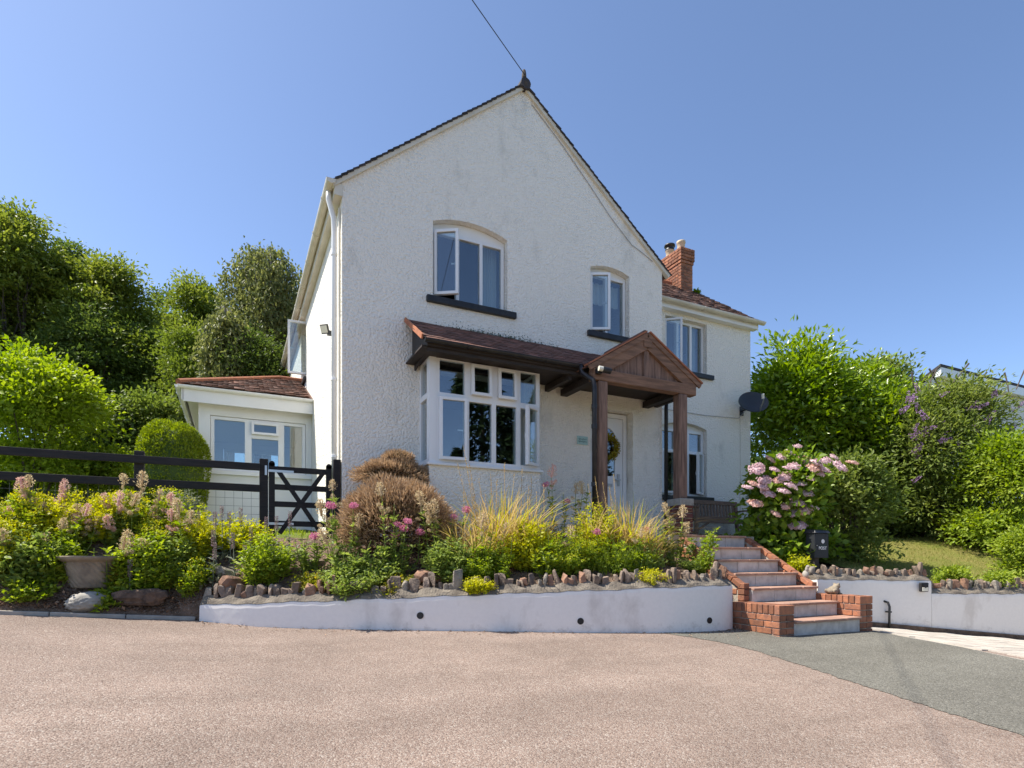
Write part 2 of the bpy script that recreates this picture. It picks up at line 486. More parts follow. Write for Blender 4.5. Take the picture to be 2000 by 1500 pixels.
# ------------------------------------------------------------------ ground shapes
def smooth(t): t = np.clip(t, 0, 1); return t * t * (3 - 2 * t)
def gz(X, Y):
    X = np.asarray(X, float); Y = np.asarray(Y, float)
    z = .05 * (np.maximum(Y, -14) + 3.48) - .012 * (X - 4.9)
    z = z - .075 * np.clip(X - 5.6, 0, 5) + .07 * np.clip(-1 - X, 0, 5)
    return z
WALL_L = [(-1.62, -1.2), (-1.1, -1.47), (-.34, -1.78), (.45, -2.07), (1.36, -2.39), (2.07, -2.64), (3.01, -2.90), (3.5, -2.975), (3.86, -2.96), (4.06, -2.87), (4.105, -2.80)]
WALL_R = [(5.765, -2.74), (6.76, -2.89), (7.62, -3.17), (9.24, -3.54), (12.5, -4.3)]
def ye(X):
    xs = [-60, -6, -3, -2.2, -1.62] + [p[0] for p in WALL_L[1:]] + [4.2, 5.7] + [p[0] for p in WALL_R] + [70]
    ys = [-1.3, -1.25, -1.13, -1.13, -1.12] + [p[1] + .14 for p in WALL_L[1:]] + [-1.6, -1.6] + [p[1] + .14 for p in WALL_R] + [-5]
    return np.interp(X, xs, ys)
def zfront(X):
    X = np.asarray(X, float)
    base = gz(X, ye(X)) + .03
    wl = np.interp(X, [-1.62, -.3, 1.4, 3, 4.1, 4.2, 5.7, 5.77, 7.6, 7.75, 12], [.42, .46, .52, .57, .58, 1.1, 1.1, .62, .58, .40, .36])
    return np.where(X < -1.9, base, np.where(X < -1.62, base + (wl - base) * np.clip((X + 1.9) / .28, 0, 1), wl))
def T(X, Y):
    X = np.asarray(X, float); Y = np.asarray(Y, float)
    y0 = ye(X); z0 = zfront(X)
    zl = np.where(X < 4.15, 1.12, 1.15)
    s = np.clip((Y - y0) / np.maximum(-.25 - y0, .2), 0, 1)
    a = z0 + (zl - z0) * (s ** .85) + .085 * np.clip(Y, 0, 9) + .16 * np.clip(Y - 9, 0, 60)
    b = z0 + .22 * np.clip(Y - y0, 0, 3.2) + .05 * np.clip(X - 8, 0, 6) * np.clip((Y - y0) / 2, 0, 1) + .05 * np.clip(Y - y0 - 3.2, 0, 6) + .16 * np.clip(Y - y0 - 9, 0, 60) + .14 * np.clip(X - 15, 0, 40)
    w = smooth((X - 5.6) / .8)
    return a * (1 - w) + b * w
def Tz(X, Y): return float(T(X, Y))

def grid(xs, fy, fz, m, name):
    pass
def sheet(name, P, m, kind='structure', smoothf=True):
    """P (rows, cols, 3)"""
    r, c = P.shape[:2]
    i = np.arange((r - 1) * (c - 1)); a = i // (c - 1) * c + i % (c - 1)
    F = np.stack([a, a + 1, a + c + 1, a + c], 1)
    o = put(name, fast_mesh(name, P.reshape(-1, 3), F, m, smoothf))
    if kind: o['kind'] = kind
    return o
# far field, to the horizon
g = np.linspace(-900, 900, 25)
Xg, Yg = np.meshgrid(g, g)
sheet('field', np.stack([Xg, Yg, np.full_like(Xg, -1.6)], 2), 'grass_ground')
# red driveway
Xg, Yg = np.meshgrid(np.linspace(-16, 15, 80), np.linspace(-26, -.4, 70))
sheet('driveway', np.stack([Xg, Yg, gz(Xg, Yg)], 2), 'red_asphalt')
# grey patch in front of the steps
ys = np.linspace(-14, -2.5, 520)
xl = np.interp(ys, [-14, -8.5, -6.28, -5.54, -4.76, -4.2, -3.75, -3.5, -3.3, -3.1, -2.5], [1.7, 2.3, 2.62, 2.78, 2.98, 3.12, 3.19, 3.19, 3.13, 2.98, 2.98])
xl = np.convolve(np.pad(xl, 14, mode='edge'), np.ones(29) / 29, 'valid')
xl = xl + .008 * np.sin(ys * 9) + .006 * np.sin(ys * 23) + np.random.RandomState(1).normal(0, .007, 520)
xr = np.interp(ys, [-14, -7, -5.13, -4.53, -3.81, -3.46, -2.5], [4.2, 5.0, 5.4, 5.59, 5.76, 5.90, 5.95])
P = np.zeros((520, 12, 3))
for j in range(12):
    X = xl + (xr - xl) * j / 11
    P[:, j] = np.stack([X, ys, gz(X, ys) + .004], 1)
sheet('driveway_apron', P, 'grey_asphalt')
# pale block paving
ys = np.linspace(-12, -2.6, 60)
xr2 = np.interp(ys, [-14, -7, -5.13, -4.53, -3.81, -3.46, -2.5], [4.2, 5.0, 5.4, 5.59, 5.76, 5.90, 5.95])
P = np.zeros((60, 20, 3))
for j in range(20):
    X = xr2 + (12.5 - xr2) * j / 19
    P[:, j] = np.stack([X, ys, gz(X, ys) + .002], 1)
paving = sheet('paving', P, 'paver')
pm = MB().box((-.098, -.098, 0), (.098, .098, .03)).mesh('paver', 'paver')
rs = random.Random(4)
wy = lambda x: np.interp(x, [p[0] for p in WALL_R], [p[1] for p in WALL_R])
npav = 0
for r in range(40):
    y = -2.95 - r * .205
    for k in range(60):
        x = 5.3 + k * .205 + (r % 2) * .1
        if x < np.interp(y, [-14, -7, -5.13, -4.53, -3.81, -3.46, -2.5], [4.3, 5.1, 5.5, 5.7, 5.87, 6.02, 6.1]) or y > wy(max(x, 5.77)) - .13 or x > 9.4: continue
        q = np.array([x, y]) - CAM[:2]; xc = q @ UX; zc = q @ VX
        zc = q[0] * .4369 + q[1] * .8995; xc = q[0] * .8995 - q[1] * .4369
        if zc < 1 or xc / zc > 1.15 or y < -6.6: continue
        g0 = float(gz(x, y)); dx = (float(gz(x + .05, y)) - g0) / .05
        put('paver', pm, paving, Matrix.Translation((x, y, g0 - .018 + rs.uniform(-.0015, .0015))) @ Euler((math.atan(.05), -math.atan(dx), 0)).to_matrix().to_4x4())
        npav += 1
# garden ground
xs = np.concatenate([np.linspace(-80, -9, 24), np.linspace(-8.8, 13, 170), np.linspace(13.5, 90, 24)])
ds = np.concatenate([[0.0], np.linspace(0, 3, 44), np.linspace(3.2, 14, 40), np.geomspace(14.6, 120, 18)])
Xg = np.repeat(xs[None, :], len(ds), 0)
Yg = ye(Xg) + ds[:, None]
rsn = np.random.RandomState(3)
Zg = T(Xg, Yg) + rsn.normal(0, .012, Xg.shape) * (ds[:, None] < 14) * (ds[:, None] > .05)
Zg[0] = gz(Xg[0], Yg[0]) - .08
house_in = (Xg > .1) & (Xg < 8.6) & (Yg > .1) & (Yg < 9) & ~((Xg > 5.3) & (Yg < 1.1))
Zg[house_in] = np.minimum(Zg[house_in], 1.05)
stepz = (Xg > 4.0) & (Xg < 5.85) & (Yg < -1.3)
Zg[stepz] = np.minimum(Zg[stepz], 1.0)
def ground_material():
    m, nt, p, out = nodes_of('garden_soil')
    vec = posn(nt)
    soil = mixc(nt, ramp(nt, noise(nt, vec, 9, 6), .35, .65), (.23, .155, .11), (.12, .085, .06))
    soil = mixc(nt, ramp(nt, noise(nt, vec, 60, 3), .55, .75), soil, (.36, .28, .21))
    gr = mixc(nt, ramp(nt, noise(nt, vec, 1.5, 5), .35, .65), (.09, .14, .025), (.17, .18, .05))
    sp = N(nt, 'ShaderNodeSeparateXYZ'); nt.links.new(vec, sp.inputs[0])
    f = N(nt, 'ShaderNodeMapRange'); nt.links.new(sp.outputs[1], f.inputs[0])
    f.inputs[1].default_value = .0; f.inputs[2].default_value = .5
    c = mixc(nt, f.outputs[0], soil, gr)
    nt.links.new(c, p.inputs['Base Color'])
    p.inputs['Roughness'].default_value = 1; p.inputs['Specular IOR Level'].default_value = .1
    bump(nt, p, noise(nt, vec, 35, 5), 1, .04)
    MATS['garden_soil'] = m
ground_material()
sheet('garden_ground', np.stack([Xg, Yg, Zg], 2), 'garden_soil')
# lawn on the right
xs = np.linspace(7.0, 26, 70); ds = np.linspace(.35, 9, 40)
Xg = np.repeat(xs[None, :], len(ds), 0); Yg = ye(Xg) + ds[:, None]
sheet('lawn', np.stack([Xg, Yg, T(Xg, Yg) + .03], 2), 'lawn')
rsn = np.random.RandomState(8)
n = 26000
X = rsn.uniform(7.1, 15, n); Y = ye(X) + rsn.uniform(.35, 5.5, n)
P = np.stack([X, Y, T(X, Y) + .028], 1)
A = rsn.normal(0, .45, (n, 3)); A[:, 2] = 1
put('grass', leaf_mesh('grass', P, A, rdir(rsn, n), rsn.uniform(.025, .06, n), .006, 'lawn_blade'))['kind'] = 'stuff'
# lawn behind the fence
n = 9000
X = rsn.uniform(-9, -.3, n); Y = rsn.uniform(.5, 7, n)
P = np.stack([X, Y, T(X, Y)], 1)
A = rsn.normal(0, .45, (n, 3)); A[:, 2] = 1
put('grass', leaf_mesh('rear_grass', P, A, rdir(rsn, n), rsn.uniform(.05, .12, n), .012, 'leaf_green'))['kind'] = 'stuff'
# bark and gravel chips along the drive edge and in the bed
n = 5200
X = np.concatenate([rsn.uniform(-4.2, -1.6, 3600), rsn.uniform(-1.5, 4.0, 1600)]); Y = ye(X) + .02 + np.concatenate([rsn.exponential(.16, 3600), rsn.uniform(0, 1.1, 1600)])
P = np.stack([X, Y, T(X, Y) + .006], 1)
A = rsn.normal(0, 1, (n, 3)); A[:, 2] *= .3
Nn = rsn.normal(0, .4, (n, 3)); Nn[:, 2] = 1
put('bark_chips', leaf_mesh('bark_chips', P, A, Nn, rsn.uniform(.018, .05, n), rsn.uniform(.012, .03, n), 'chips', .35))['kind'] = 'stuff'
# kerb along the left bed
kerb = thing('kerb', 'low grey concrete edging between the red drive and the left flower bed', 'kerb', (-2.9, -1.2, float(gz(-2.9, -1.2))))
for k in range(8):
    x0 = -1.66 - k * .6; x1 = x0 - .592
    y0, y1 = ye(x0) - .02, ye(x1) - .02
    MB().bar((x0, y0, float(gz(x0, y0)) + .0), (x1, y1, float(gz(x1, y1)) + .0), .05, .07).build('kerb_stone', 'kerb', kerb, bevel=.006)
# patio and porch landing
pat = MB()
pat.slab([(3.25, -1.25), (4.12, -1.25), (4.12, -1.70), (5.75, -1.70), (5.75, -.9), (8.9, -.55), (8.9, .998), (5.46, .998), (5.46, -.002), (3.25, -.002)], [], lambda x, y, d: (x, y, d), .9, 1.206)
o = pat.build('patio', 'kerb'); o['kind'] = 'structure'

# ------------------------------------------------------------------ the house
FL = 1.21
house = thing('house', 'white roughcast two storey house with pointed gable and timber porch', 'house', (2.72, 2.0, FL))
def arch(x0, x1, z0, zs, rise, n=14):
    """opening outline, arched at the head"""
    pts = [(x0, z0), (x1, z0)]
    w = x1 - x0; r = (w * w / 4 + rise * rise) / (2 * rise); cx = (x0 + x1) / 2; cz = zs + rise - r
    a0 = math.asin(w / 2 / r)
    for i in range(n + 1):
        a = a0 - 2 * a0 * i / n
        pts.append((cx + r * math.sin(a), cz + r * math.cos(a)))
    return pts
def rect(x0, x1, z0, z1): return [(x0, z0), (x1, z0), (x1, z1), (x0, z1)]
XZ = lambda x, z, d: (x, d, z)
# front gable wall
W1 = arch(1.265, 2.445, 4.625, 5.715, .115)
W2 = arch(3.95, 4.735, 4.60, 5.655, .075)
DOOR = rect(3.95, 4.81, FL, 3.36)
BAYO = rect(1.16, 2.66, 2.2, 3.6)
w = MB().slab([(0, .7), (5.44, .7), (5.44, 5.93), (2.72, 8.115), (0, 5.93)], [W1, W2, DOOR, BAYO], XZ, 0, .26)
front = w.build('wall', 'roughcast', house)
# left wall (plane X = 0), with the side window opening
YZ = lambda y, z, d: (d, y, z)
w = MB().slab([(.26, .7), (9.2, .7), (9.2, 5.93), (.26, 5.93)], [rect(4.2, 5.1, 4.5, 5.66)], YZ, 0, .26)
w.build('wall', 'roughcast', house)
# right wall of the gable part and the back wall
MB().slab([(.26, .7), (9.2, .7), (9.2, 5.93), (.26, 5.93)], [], YZ, 5.18, 5.44).build('wall', 'roughcast', house)
MB().slab([(.26, .7), (5.18, .7), (5.18, 5.93), (2.72, 8.1), (.26, 5.93)], [], XZ, 8.94, 9.2).build('wall', 'roughcast', house)
# wing
W3 = rect(6.38, 7.47, 4.655, 5.70)
W4 = arch(6.30, 7.47, 2.13, 3.52, .10)
MB().slab([(5.442, .7), (8.72, .7), (8.72, 5.86), (5.442, 5.86)], [W3, W4], XZ, 1.0, 1.24).build('wall', 'roughcast', house)
MB().slab([(1.242, .7), (5.0, .7), (5.0, 5.86), (3.0, 7.42), (1.242, 6.03)], [], YZ, 8.48, 8.72).build('wall', 'roughcast', house)
MB().slab([(5.442, .7), (8.48, .7), (8.48, 5.86), (5.442, 5.86)], [], XZ, 4.76, 5.0).build('wall', 'roughcast', house)
# floors, partitions inside
fl = MB()
fl.box((.262, .262, 4.05), (5.178, 8.9, 4.25)).box((.262, .262, 5.95), (5.178, 8.9, 6.0)).box((5.45, 1.245, 4.05), (8.47, 4.75, 4.25)).box((5.45, 1.245, 5.80), (8.47, 4.75, 5.85))
fl.box((.262, .262, FL - .2), (5.178, 8.9, FL - .01)).box((5.45, 1.245, FL - .2), (8.47, 4.75, FL - .01))
fl.box((.27, 3.6, FL), (5.17, 3.7, 4.04)).box((.27, 3.6, 4.26), (5.17, 3.7, 5.94)).box((3.2, .27, 4.26), (3.3, 3.59, 5.94)).box((3.2, .27, FL), (3.3, 3.59, 4.04))
fl.build('interior', 'room', house)

# main roof: two slopes, gutter side on the left
def slope_pts(s, e): return s + (e - s)
tan_r = (8.13 - 5.93) / 2.72
ang = math.atan(tan_r)
def main_slope(sign):
    m = MB()
    x_e = 2.72 + sign * (2.72 + .14)
    z_e = 5.945 - .14 * tan_r
    n = Vector((sign * math.sin(ang), 0, math.cos(ang)))
    a = Vector((x_e, 0, z_e)); b = Vector((2.72, 0, 8.145))
    vs = []
    for y in (.03, 9.35):
        for p in (a, b, b + n * .05, a + n * .05):
            vs.append((p.x, y, p.z))
    m.add(vs, [(0, 1, 2, 3), (7, 6, 5, 4), (0, 4, 5, 1), (1, 5, 6, 2), (2, 6, 7, 3), (3, 7, 4, 0)])
    return m.build('roof', 'cream_paint' if 0 else 'roof_tile_joined', house)
roof_l = main_slope(-1); roof_r = main_slope(1)
# undercloak mortar strip and the verge tiles, one by one
for sign, rf in ((-1, roof_l), (1, roof_r)):
    n = Vector((sign * math.sin(ang), 0, math.cos(ang))); t = Vector((-sign * math.cos(ang), 0, math.sin(ang)))
    e = Vector((2.72 + sign * 2.86, 0, 5.945 - .14 * tan_r))
    Ls = 3.66
    m = MB(); p = e - n * .014; q = e + t * (Ls - .04) - n * .014
    m.bar((p.x, -.01, p.z), (q.x, -.01, q.z), .075, .062, up=tuple(n))
    m.build('verge_mortar', 'cream_paint', rf)
    tm = MB().box((-.09, -.02, -.005), (.09, .17, .007)).mesh('verge_tile', 'verge_tile')
    k = 0; rr = random.Random(int(sign) + 5)
    while k * .1 < Ls - .08:
        c = e + t * (k * .1) + n * .026
        tt = (t + n * -.13).normalized() if 1 else t
        nn = Vector((0, -1, 0)).cross(tt) * (1 if sign < 0 else -1)
        nn = (n + t * .13).normalized()
        xax = Vector((0, 1, 0))
        M = Matrix((xax, tt, nn)).transposed().to_4x4()
        M.translation = Vector((c.x, .025 + rr.uniform(-.006, .006), c.z)) + n * rr.uniform(-.002, .004)
        put('verge_tile', tm, rf, M)
        k += 1
# a broken line of ridge tile, and the finial
MB().tube([(2.72, -.09, 8.15), (2.72, 9.3, 8.15)], .085, 10).build('ridge_tile', 'verge_tile', roof_l)
fin = MB()
fin.lathe([(.075, 8.10), (.078, 8.17), (.045, 8.22), (.032, 8.25), (.038, 8.28), (.034, 8.34), (.026, 8.385), (.010, 8.405)], (2.72, -.02, 0), 10, True)
fin.add([(2.63, -.07, 8.08), (2.81, -.07, 8.08), (2.72, -.07, 8.23), (2.63, .12, 8.08), (2.81, .12, 8.08), (2.72, .12, 8.23)], [(0, 1, 2), (5, 4, 3), (0, 2, 5, 3), (1, 4, 5, 2), (0, 3, 4, 1)])
fin.build('finial', 'bark', house)

# wing roof (gable ended, joined tiles), gutters
tw = (7.5 - 5.9) / (3.0 - .85); aw = math.atan(tw)
wr = MB()
for s in (-1, 1):
    n = Vector((0, s * math.sin(aw), math.cos(aw)))
    a = Vector((0, 3.0 + s * 2.15, 5.9)); b = Vector((0, 3.0, 7.5))
    vs = []
    for x in (5.0, 8.86):
        for p in (a, b, b + n * .05, a + n * .05): vs.append((x, p.y, p.z))
    wr.add(vs, [(0, 1, 2, 3), (7, 6, 5, 4), (0, 4, 5, 1), (1, 5, 6, 2), (2, 6, 7, 3), (3, 7, 4, 0)])
wing_roof = wr.build('roof', 'roof_tile_joined', house)
def tile_field(p0, along, up, normal, nx, ny, tw_=.165, gauge=.1, seed=1, keep=None, jit=1.0, skip_half=True):
    """matrices of overlapping plain tiles on a slope, from its lower left corner"""
    along = Vector(along).normalized(); up = Vector(up).normalized(); normal = Vector(normal).normalized()
    rr = random.Random(seed); out = []
    t2 = (up - normal * .09).normalized() ; n2 = (normal + up * .09).normalized()
    for j in range(ny):
        for i in range(nx + 1):
            xo = i * tw_ + (tw_ / 2 if j % 2 == 0 else 0)
            c = Vector(p0) + along * xo + up * (j * gauge) + normal * (.024 + rr.uniform(-.0015, .003) * jit)
            if keep and not keep(c): continue
            M = Matrix((along, t2, n2)).transposed().to_4x4() @ Euler((rr.gauss(0, .012) * jit, rr.gauss(0, .012) * jit, rr.gauss(0, .012) * jit)).to_matrix().to_4x4()
            M.translation = c
            out.append(M)
    return out
TILE = MB().box((-.0805, -.01, -.006), (.0805, .17, .007))
def tiles_joined(ms, name, m, parent):
    V = np.array(TILE.v); F = np.array(TILE.f)
    Vs = []; Fs = []
    for k, M in enumerate(ms):
        A = np.array(M)
        Vs.append(V @ A[:3, :3].T + A[:3, 3]); Fs.append(F + k * len(V))
    o = put(name, fast_mesh(name, np.concatenate(Vs), np.concatenate(Fs), m), parent)
    o['kind'] = 'stuff'
    return o
upw = (0, math.cos(aw), math.sin(aw)); nw = (0, -math.sin(aw), math.cos(aw))
tiles_joined(tile_field((5.3, .80, 5.9 - .05 * tw + .03), (1, 0, 0), upw, nw, 21, 26, seed=3, jit=2.5), 'roof_tiles', 'roof_tile_joined', wing_roof)
MB().tube([(5.2, 3.0, 7.53), (8.88, 3.0, 7.53)], .09, 10).build('ridge_tile', 'terracotta', wing_roof)
def half_gutter(name, p, q, r, m, parent):
    """half round gutter, open at the top, with its end caps"""
    p = Vector(p); q = Vector(q); t = (q - p).normalized(); s = t.cross(Vector((0, 0, 1))).normalized(); k = 10
    vs = []; fs = []
    for e in (p, q):
        for rr_ in (r, r * .88):
            for i in range(k + 1):
                a = math.pi * i / k
                vs.append(e + s * (math.cos(a) * rr_) - Vector((0, 0, 1)) * (math.sin(a) * rr_))
    c = k + 1
    for i in range(k):
        fs += [(i, i + 1, 2 * c + i + 1, 2 * c + i), (c + i + 1, c + i, 3 * c + i, 3 * c + i + 1)]
        fs += [(i, c + i, c + i + 1, i + 1), (2 * c + i, 2 * c + i + 1, 3 * c + i + 1, 3 * c + i)]
    fs += [(0, 2 * c, 3 * c, c), (k, c + k, 3 * c + k, 2 * c + k)]
    fs += [tuple(c + i for i in range(c)), tuple(3 * c + i for i in range(c))]
    g = MB().add(vs, fs).build(name, m, parent, smooth=False)
    n = max(2, int((q - p).length / .9))
    b = MB()
    for i in range(n):
        c0 = p + (q - p) * ((i + .5) / n)
        pts = [c0 + s * (math.cos(math.pi * j / 8) * (r + .004)) - Vector((0, 0, 1)) * (math.sin(math.pi * j / 8) * (r + .004)) for j in range(9)]
        b.tube(pts, .008, 5)
    b.build('bracket', m, g)
    return g
half_gutter('gutter', (5.46, .80, 5.92), (8.90, .80, 5.92), .062, 'cream_paint', house)
MB().box((5.445, .86, 5.78), (8.80, .998, 5.93)).box((5.446, .998, 5.86), (8.78, 1.0, 5.9)).build('fascia', 'white_paint', house)
half_gutter('gutter', (-.15, -.08, 5.87), (-.15, 9.3, 5.87), .062, 'cream_paint', house)
MB().box((-.10, -.03, 5.70), (-.002, 9.2, 5.86)).build('fascia', 'cream_paint', house)
dp = MB().tube([(-.15, .14, 5.82), (-.15, .15, 5.72), (-.075, .2, 5.50), (-.07, .2, 5.3), (-.07, .2, 1.15)], .036, 12)
d = dp.build('downpipe', 'upvc', house, smooth=True)
for z in (5.0, 3.3, 2.25):
    MB().tube([(-.07, .2, z), (-.07, .2, z + .035)], .044, 12).build('bracket', 'upvc', d)
MB().tube([(-.02, .09, 5.6), (-.02, .09, 1.2)], .014, 6).build('cable', 'cream_paint', house)
# chimney with its bricks, pots and cowl
CX0, CX1, CY0, CY1 = 8.24, 8.60, 2.6, 3.42
chim = MB().box((CX0 + .012, CY0 + .012, 6.3), (CX1 - .012, CY1 - .012, 8.20)).build('chimney', 'mortar', house)
br_mesh = {}
def brick_obj(parent, x0, x1, y0, y1, z0, z1, m, name='brick', rot=None):
    k = (m, round(x1 - x0, 3), round(y1 - y0, 3), round(z1 - z0, 3))
    if k not in br_mesh:
        a, b, c = (x1 - x0) / 2, (y1 - y0) / 2, (z1 - z0) / 2
        me = MB().box((-a, -b, -c), (a, b, c)).mesh(name, m)
        bm = bmesh.new(); bm.from_mesh(me); bmesh.ops.bevel(bm, geom=bm.edges[:], offset=.004, segments=1, affect='EDGES'); bm.to_mesh(me); bm.free()
        br_mesh[k] = me
    M = Matrix.Translation(((x0 + x1) / 2, (y0 + y1) / 2, (z0 + z1) / 2))
    if rot is not None: M = M @ rot
    return put(name, br_mesh[k], parent, M)
rr = random.Random(9)
def ring_course(parent, x0, x1, y0, y1, z, h, off, m, bl=.205, bw=.098, j=.01):
    """one course of bricks around a rectangular stack"""
    dx = rr.uniform(-.002, .002)
    for (side, ya) in (('f', y0), ('b', y1 - bw)):
        n = max(1, round((x1 - x0) / (bl + j))); L = (x1 - x0 - (n - 1) * j) / n
        if off and n >= 1:
            cuts = [x0, x0 + L / 2] + [x0 + L / 2 + (L + j) * (i + 1) - 0 for i in range(n)]
            cuts = [c for c in cuts if c < x1 - .03] + [x1]
        else:
            cuts = [x0 + (L + j) * i for i in range(n)] + [x1 + j]
        for a, b in zip(cuts[:-1], cuts[1:]):
            brick_obj(parent, a + (0 if a == x0 else 0), b - (j if b != x1 else 0), ya + dx, ya + bw + dx, z, z + h, m)
    for (side, xa) in (('l', x0), ('r', x1 - bw)):
        L = y1 - y0 - 2 * (bw + j); n = max(1, round(L / (bl + j))); l = (L - (n - 1) * j) / n
        if off:
            cuts = [y0 + bw + j, y0 + bw + j + l / 2] + [y0 + bw + j + l / 2 + (l + j) * (i + 1) for i in range(n)]
            ye_ = y0 + bw + j + L
            cuts = [c for c in cuts if c < ye_ - .03] + [ye_ + j]
        else:
            cuts = [y0 + bw + j + (l + j) * i for i in range(n + 1)]
        for a, b in zip(cuts[:-1], cuts[1:]):
            brick_obj(parent, xa + dx, xa + bw + dx, a, b - j, z, z + h, m)
z = 6.95; k = 0
while z < 8.2:
    e = .035 if z > 7.93 else (.018 if z > 7.86 else 0)
    ring_course(chim, CX0 - e, CX1 + e, CY0 - e, CY1 + e, z, .063, k % 2, 'brick'); z += .0735; k += 1
MB().box((CX0 - .02, CY0 - .02, 8.2), (CX1 + .02, CY1 + .02, 8.235)).build('flaunching', 'mortar', chim)
MB().box((CX0 - .012, CY0 - .014, 6.8), (CX1 + .012, CY0 + .0, 7.22)).build('flashing', 'lead', chim)
MB().box((CX0 - .016, CY0 - .016, 6.8), (CX0 - .003, CY0 + .55, 7.26)).build('flashing', 'pale_stone', chim)
for y, cowl in ((2.80, 0), (3.2, 1)):
    pt = MB().lathe([(.10, 8.2), (.11, 8.24), (.095, 8.28), (.088, 8.46), (.105, 8.48), (.105, 8.53), (.085, 8.54), (.08, 8.3)], (8.42, y, 0), 18).build('chimney_pot', 'chimney_pot', chim, smooth=True)
    if cowl:
        MB().lathe([(.02, 8.665), (.13, 8.64), (.135, 8.60), (.10, 8.59), (.085, 8.555), (.11, 8.54), (.11, 8.50)], (8.42, y, 0), 18).build('cowl', 'black_paint', chim, smooth=True)

# ------------------------------------------------------------------ windows
def box_t(a, b, M):
    return MB().box(a, b).xform(M)
I4 = Matrix.Identity(4)
def sash(parent, xa, xb, za, zb, Y, hinge, angle, M0, curt=False, fw=.042):
    """a glazed sash that turns about its hinge side: its own frame, pane and handle"""
    w_ = xb - xa
    hx = xa if hinge == 'L' else xb
    sgn = 1 if hinge == 'L' else -1
    M = M0 @ Matrix.Translation((hx, Y, 0)) @ Matrix.Rotation(-sgn * angle, 4, 'Z')
    if hinge == 'T':
        M = M0 @ Matrix.Translation((xa, Y, zb)) @ Matrix.Rotation(-angle, 4, 'X') @ Matrix.Translation((0, 0, -zb))
    x0, x1 = (0, w_) if hinge in 'LT' else (-w_, 0)
    m = MB().slab(rect(x0, x1, za, zb), [rect(x0 + fw, x1 - fw, za + fw, zb - fw)], XZ, -.03, .025).xform(M)
    s = m.build('sash', 'upvc', parent, bevel=.004)
    MB().box((x0 + fw - .004, -.006, za + fw - .004), (x1 - fw + .004, .006, zb - fw + .004)).xform(M).build('pane', 'glass', parent)
    xh = x1 - .03 if hinge == 'L' else x0 + .03
    if hinge != 'T':
        zm = (za + zb) / 2
        MB().box((xh - .012, .025, zm - .03), (xh + .012, .045, zm + .03)).box((xh - sgn * .09, .04, zm - .012), (xh + .006, .055, zm + .006)).xform(M).build('handle', 'upvc', parent)
    return s
def window(x0, x1, z0, z1, Y, lights, M0=I4, sill=None, parent=house, ow=.05, depth=.07, curtains=()):
    holes = [rect(l[0], l[1], l[2], l[3]) for l in lights]
    wdw = MB().slab(rect(x0, x1, z0, z1), holes, XZ, Y, Y + depth).xform(M0).build('window', 'upvc', parent, bevel=.004)
    for l in lights:
        xa, xb, za, zb = l[:4]; kind = l[4] if len(l) > 4 else 'fix'
        if kind == 'fix':
            MB().box((xa - .004, Y + .028, za - .004), (xb + .004, Y + .040, zb + .004)).xform(M0).build('pane', 'glass', wdw)
        else:
            sash(wdw, xa - .014, xb + .014, za - .014, zb + .014, Y - .026, kind, l[5], M0)
    if sill:
        MB().box(*sill).xform(M0).build('sill', 'black_paint', wdw, bevel=.008)
    for c in curtains:
        curtain(wdw, *c, M0=M0)
    return wdw
def curtain(parent, x0, x1, z0, z1, Y, m='curtain', M0=I4, folds=7, amp=.018, name='curtain'):
    n = 48; vs = []; fs = []
    for z in (z0, z1):
        for i in range(n + 1):
            x = x0 + (x1 - x0) * i / n
            vs.append((x, Y + amp * math.sin(i / n * folds * 2 * math.pi) + amp * .4 * math.sin(i * 1.7), z))
    for i in range(n): fs.append((i, i + 1, n + 2 + i, n + 1 + i))
    MB().add(vs, fs).xform(M0).build(name, m, parent, smooth=True)
# upper left of the gable: three lights, the left one open
YW = .10
window(1.275, 2.435, 4.63, 5.665, YW, [(1.325, 1.655, 4.70, 5.61, 'L', R(32)), (1.705, 2.03, 4.70, 5.61), (2.08, 2.385, 4.70, 5.61)],
       sill=((1.165, -.055, 4.535), (2.58, .16, 4.628)), curtains=((2.14, 2.40, 4.66, 5.7, YW + .22),))
MB().slab(arch(1.27, 2.44, 5.667, 5.712, .112), [], XZ, YW + .012, YW + .05).build('head_panel', 'white_paint', house)
window(3.96, 4.725, 4.605, 5.625, YW, [(4.0, 4.31, 4.66, 5.575, 'L', R(26)), (4.36, 4.68, 4.66, 5.575)],
       sill=((3.885, -.055, 4.51), (4.83, .16, 4.603)), curtains=((4.0, 4.7, 5.2, 5.56, YW + .18, 'blind', ), ))
MB().slab(arch(3.955, 4.73, 5.627, 5.652, .073), [], XZ, YW + .012, YW + .05).build('head_panel', 'white_paint', house)
# wing, upper and lower
window(6.385, 7.465, 4.66, 5.695, 1.10, [(6.43, 6.75, 4.72, 5.64, 'L', R(38)), (6.81, 7.10, 4.72, 5.64), (7.16, 7.42, 4.72, 5.64)],
       sill=((6.30, .945, 4.565), (7.63, 1.16, 4.658)), curtains=((7.2, 7.42, 4.7, 5.7, 1.30),))
window(6.305, 7.465, 2.14, 3.50, 1.10, [(6.36, 6.68, 2.20, 3.02, 'L', R(14)), (6.36, 6.68, 3.08, 3.44), (6.75, 7.02, 2.20, 3.02), (6.75, 7.02, 3.08, 3.44), (7.09, 7.41, 2.20, 3.02, 'R', R(30)), (7.09, 7.41, 3.08, 3.44)],
       sill=((6.24, .945, 2.045), (7.63, 1.16, 2.138)), curtains=((6.4, 6.6, 2.2, 3.5, 1.34), ))
MB().slab(arch(6.303, 7.467, 3.502, 3.518, .098), [], XZ, 1.112, 1.15).build('head_panel', 'white_paint', house)
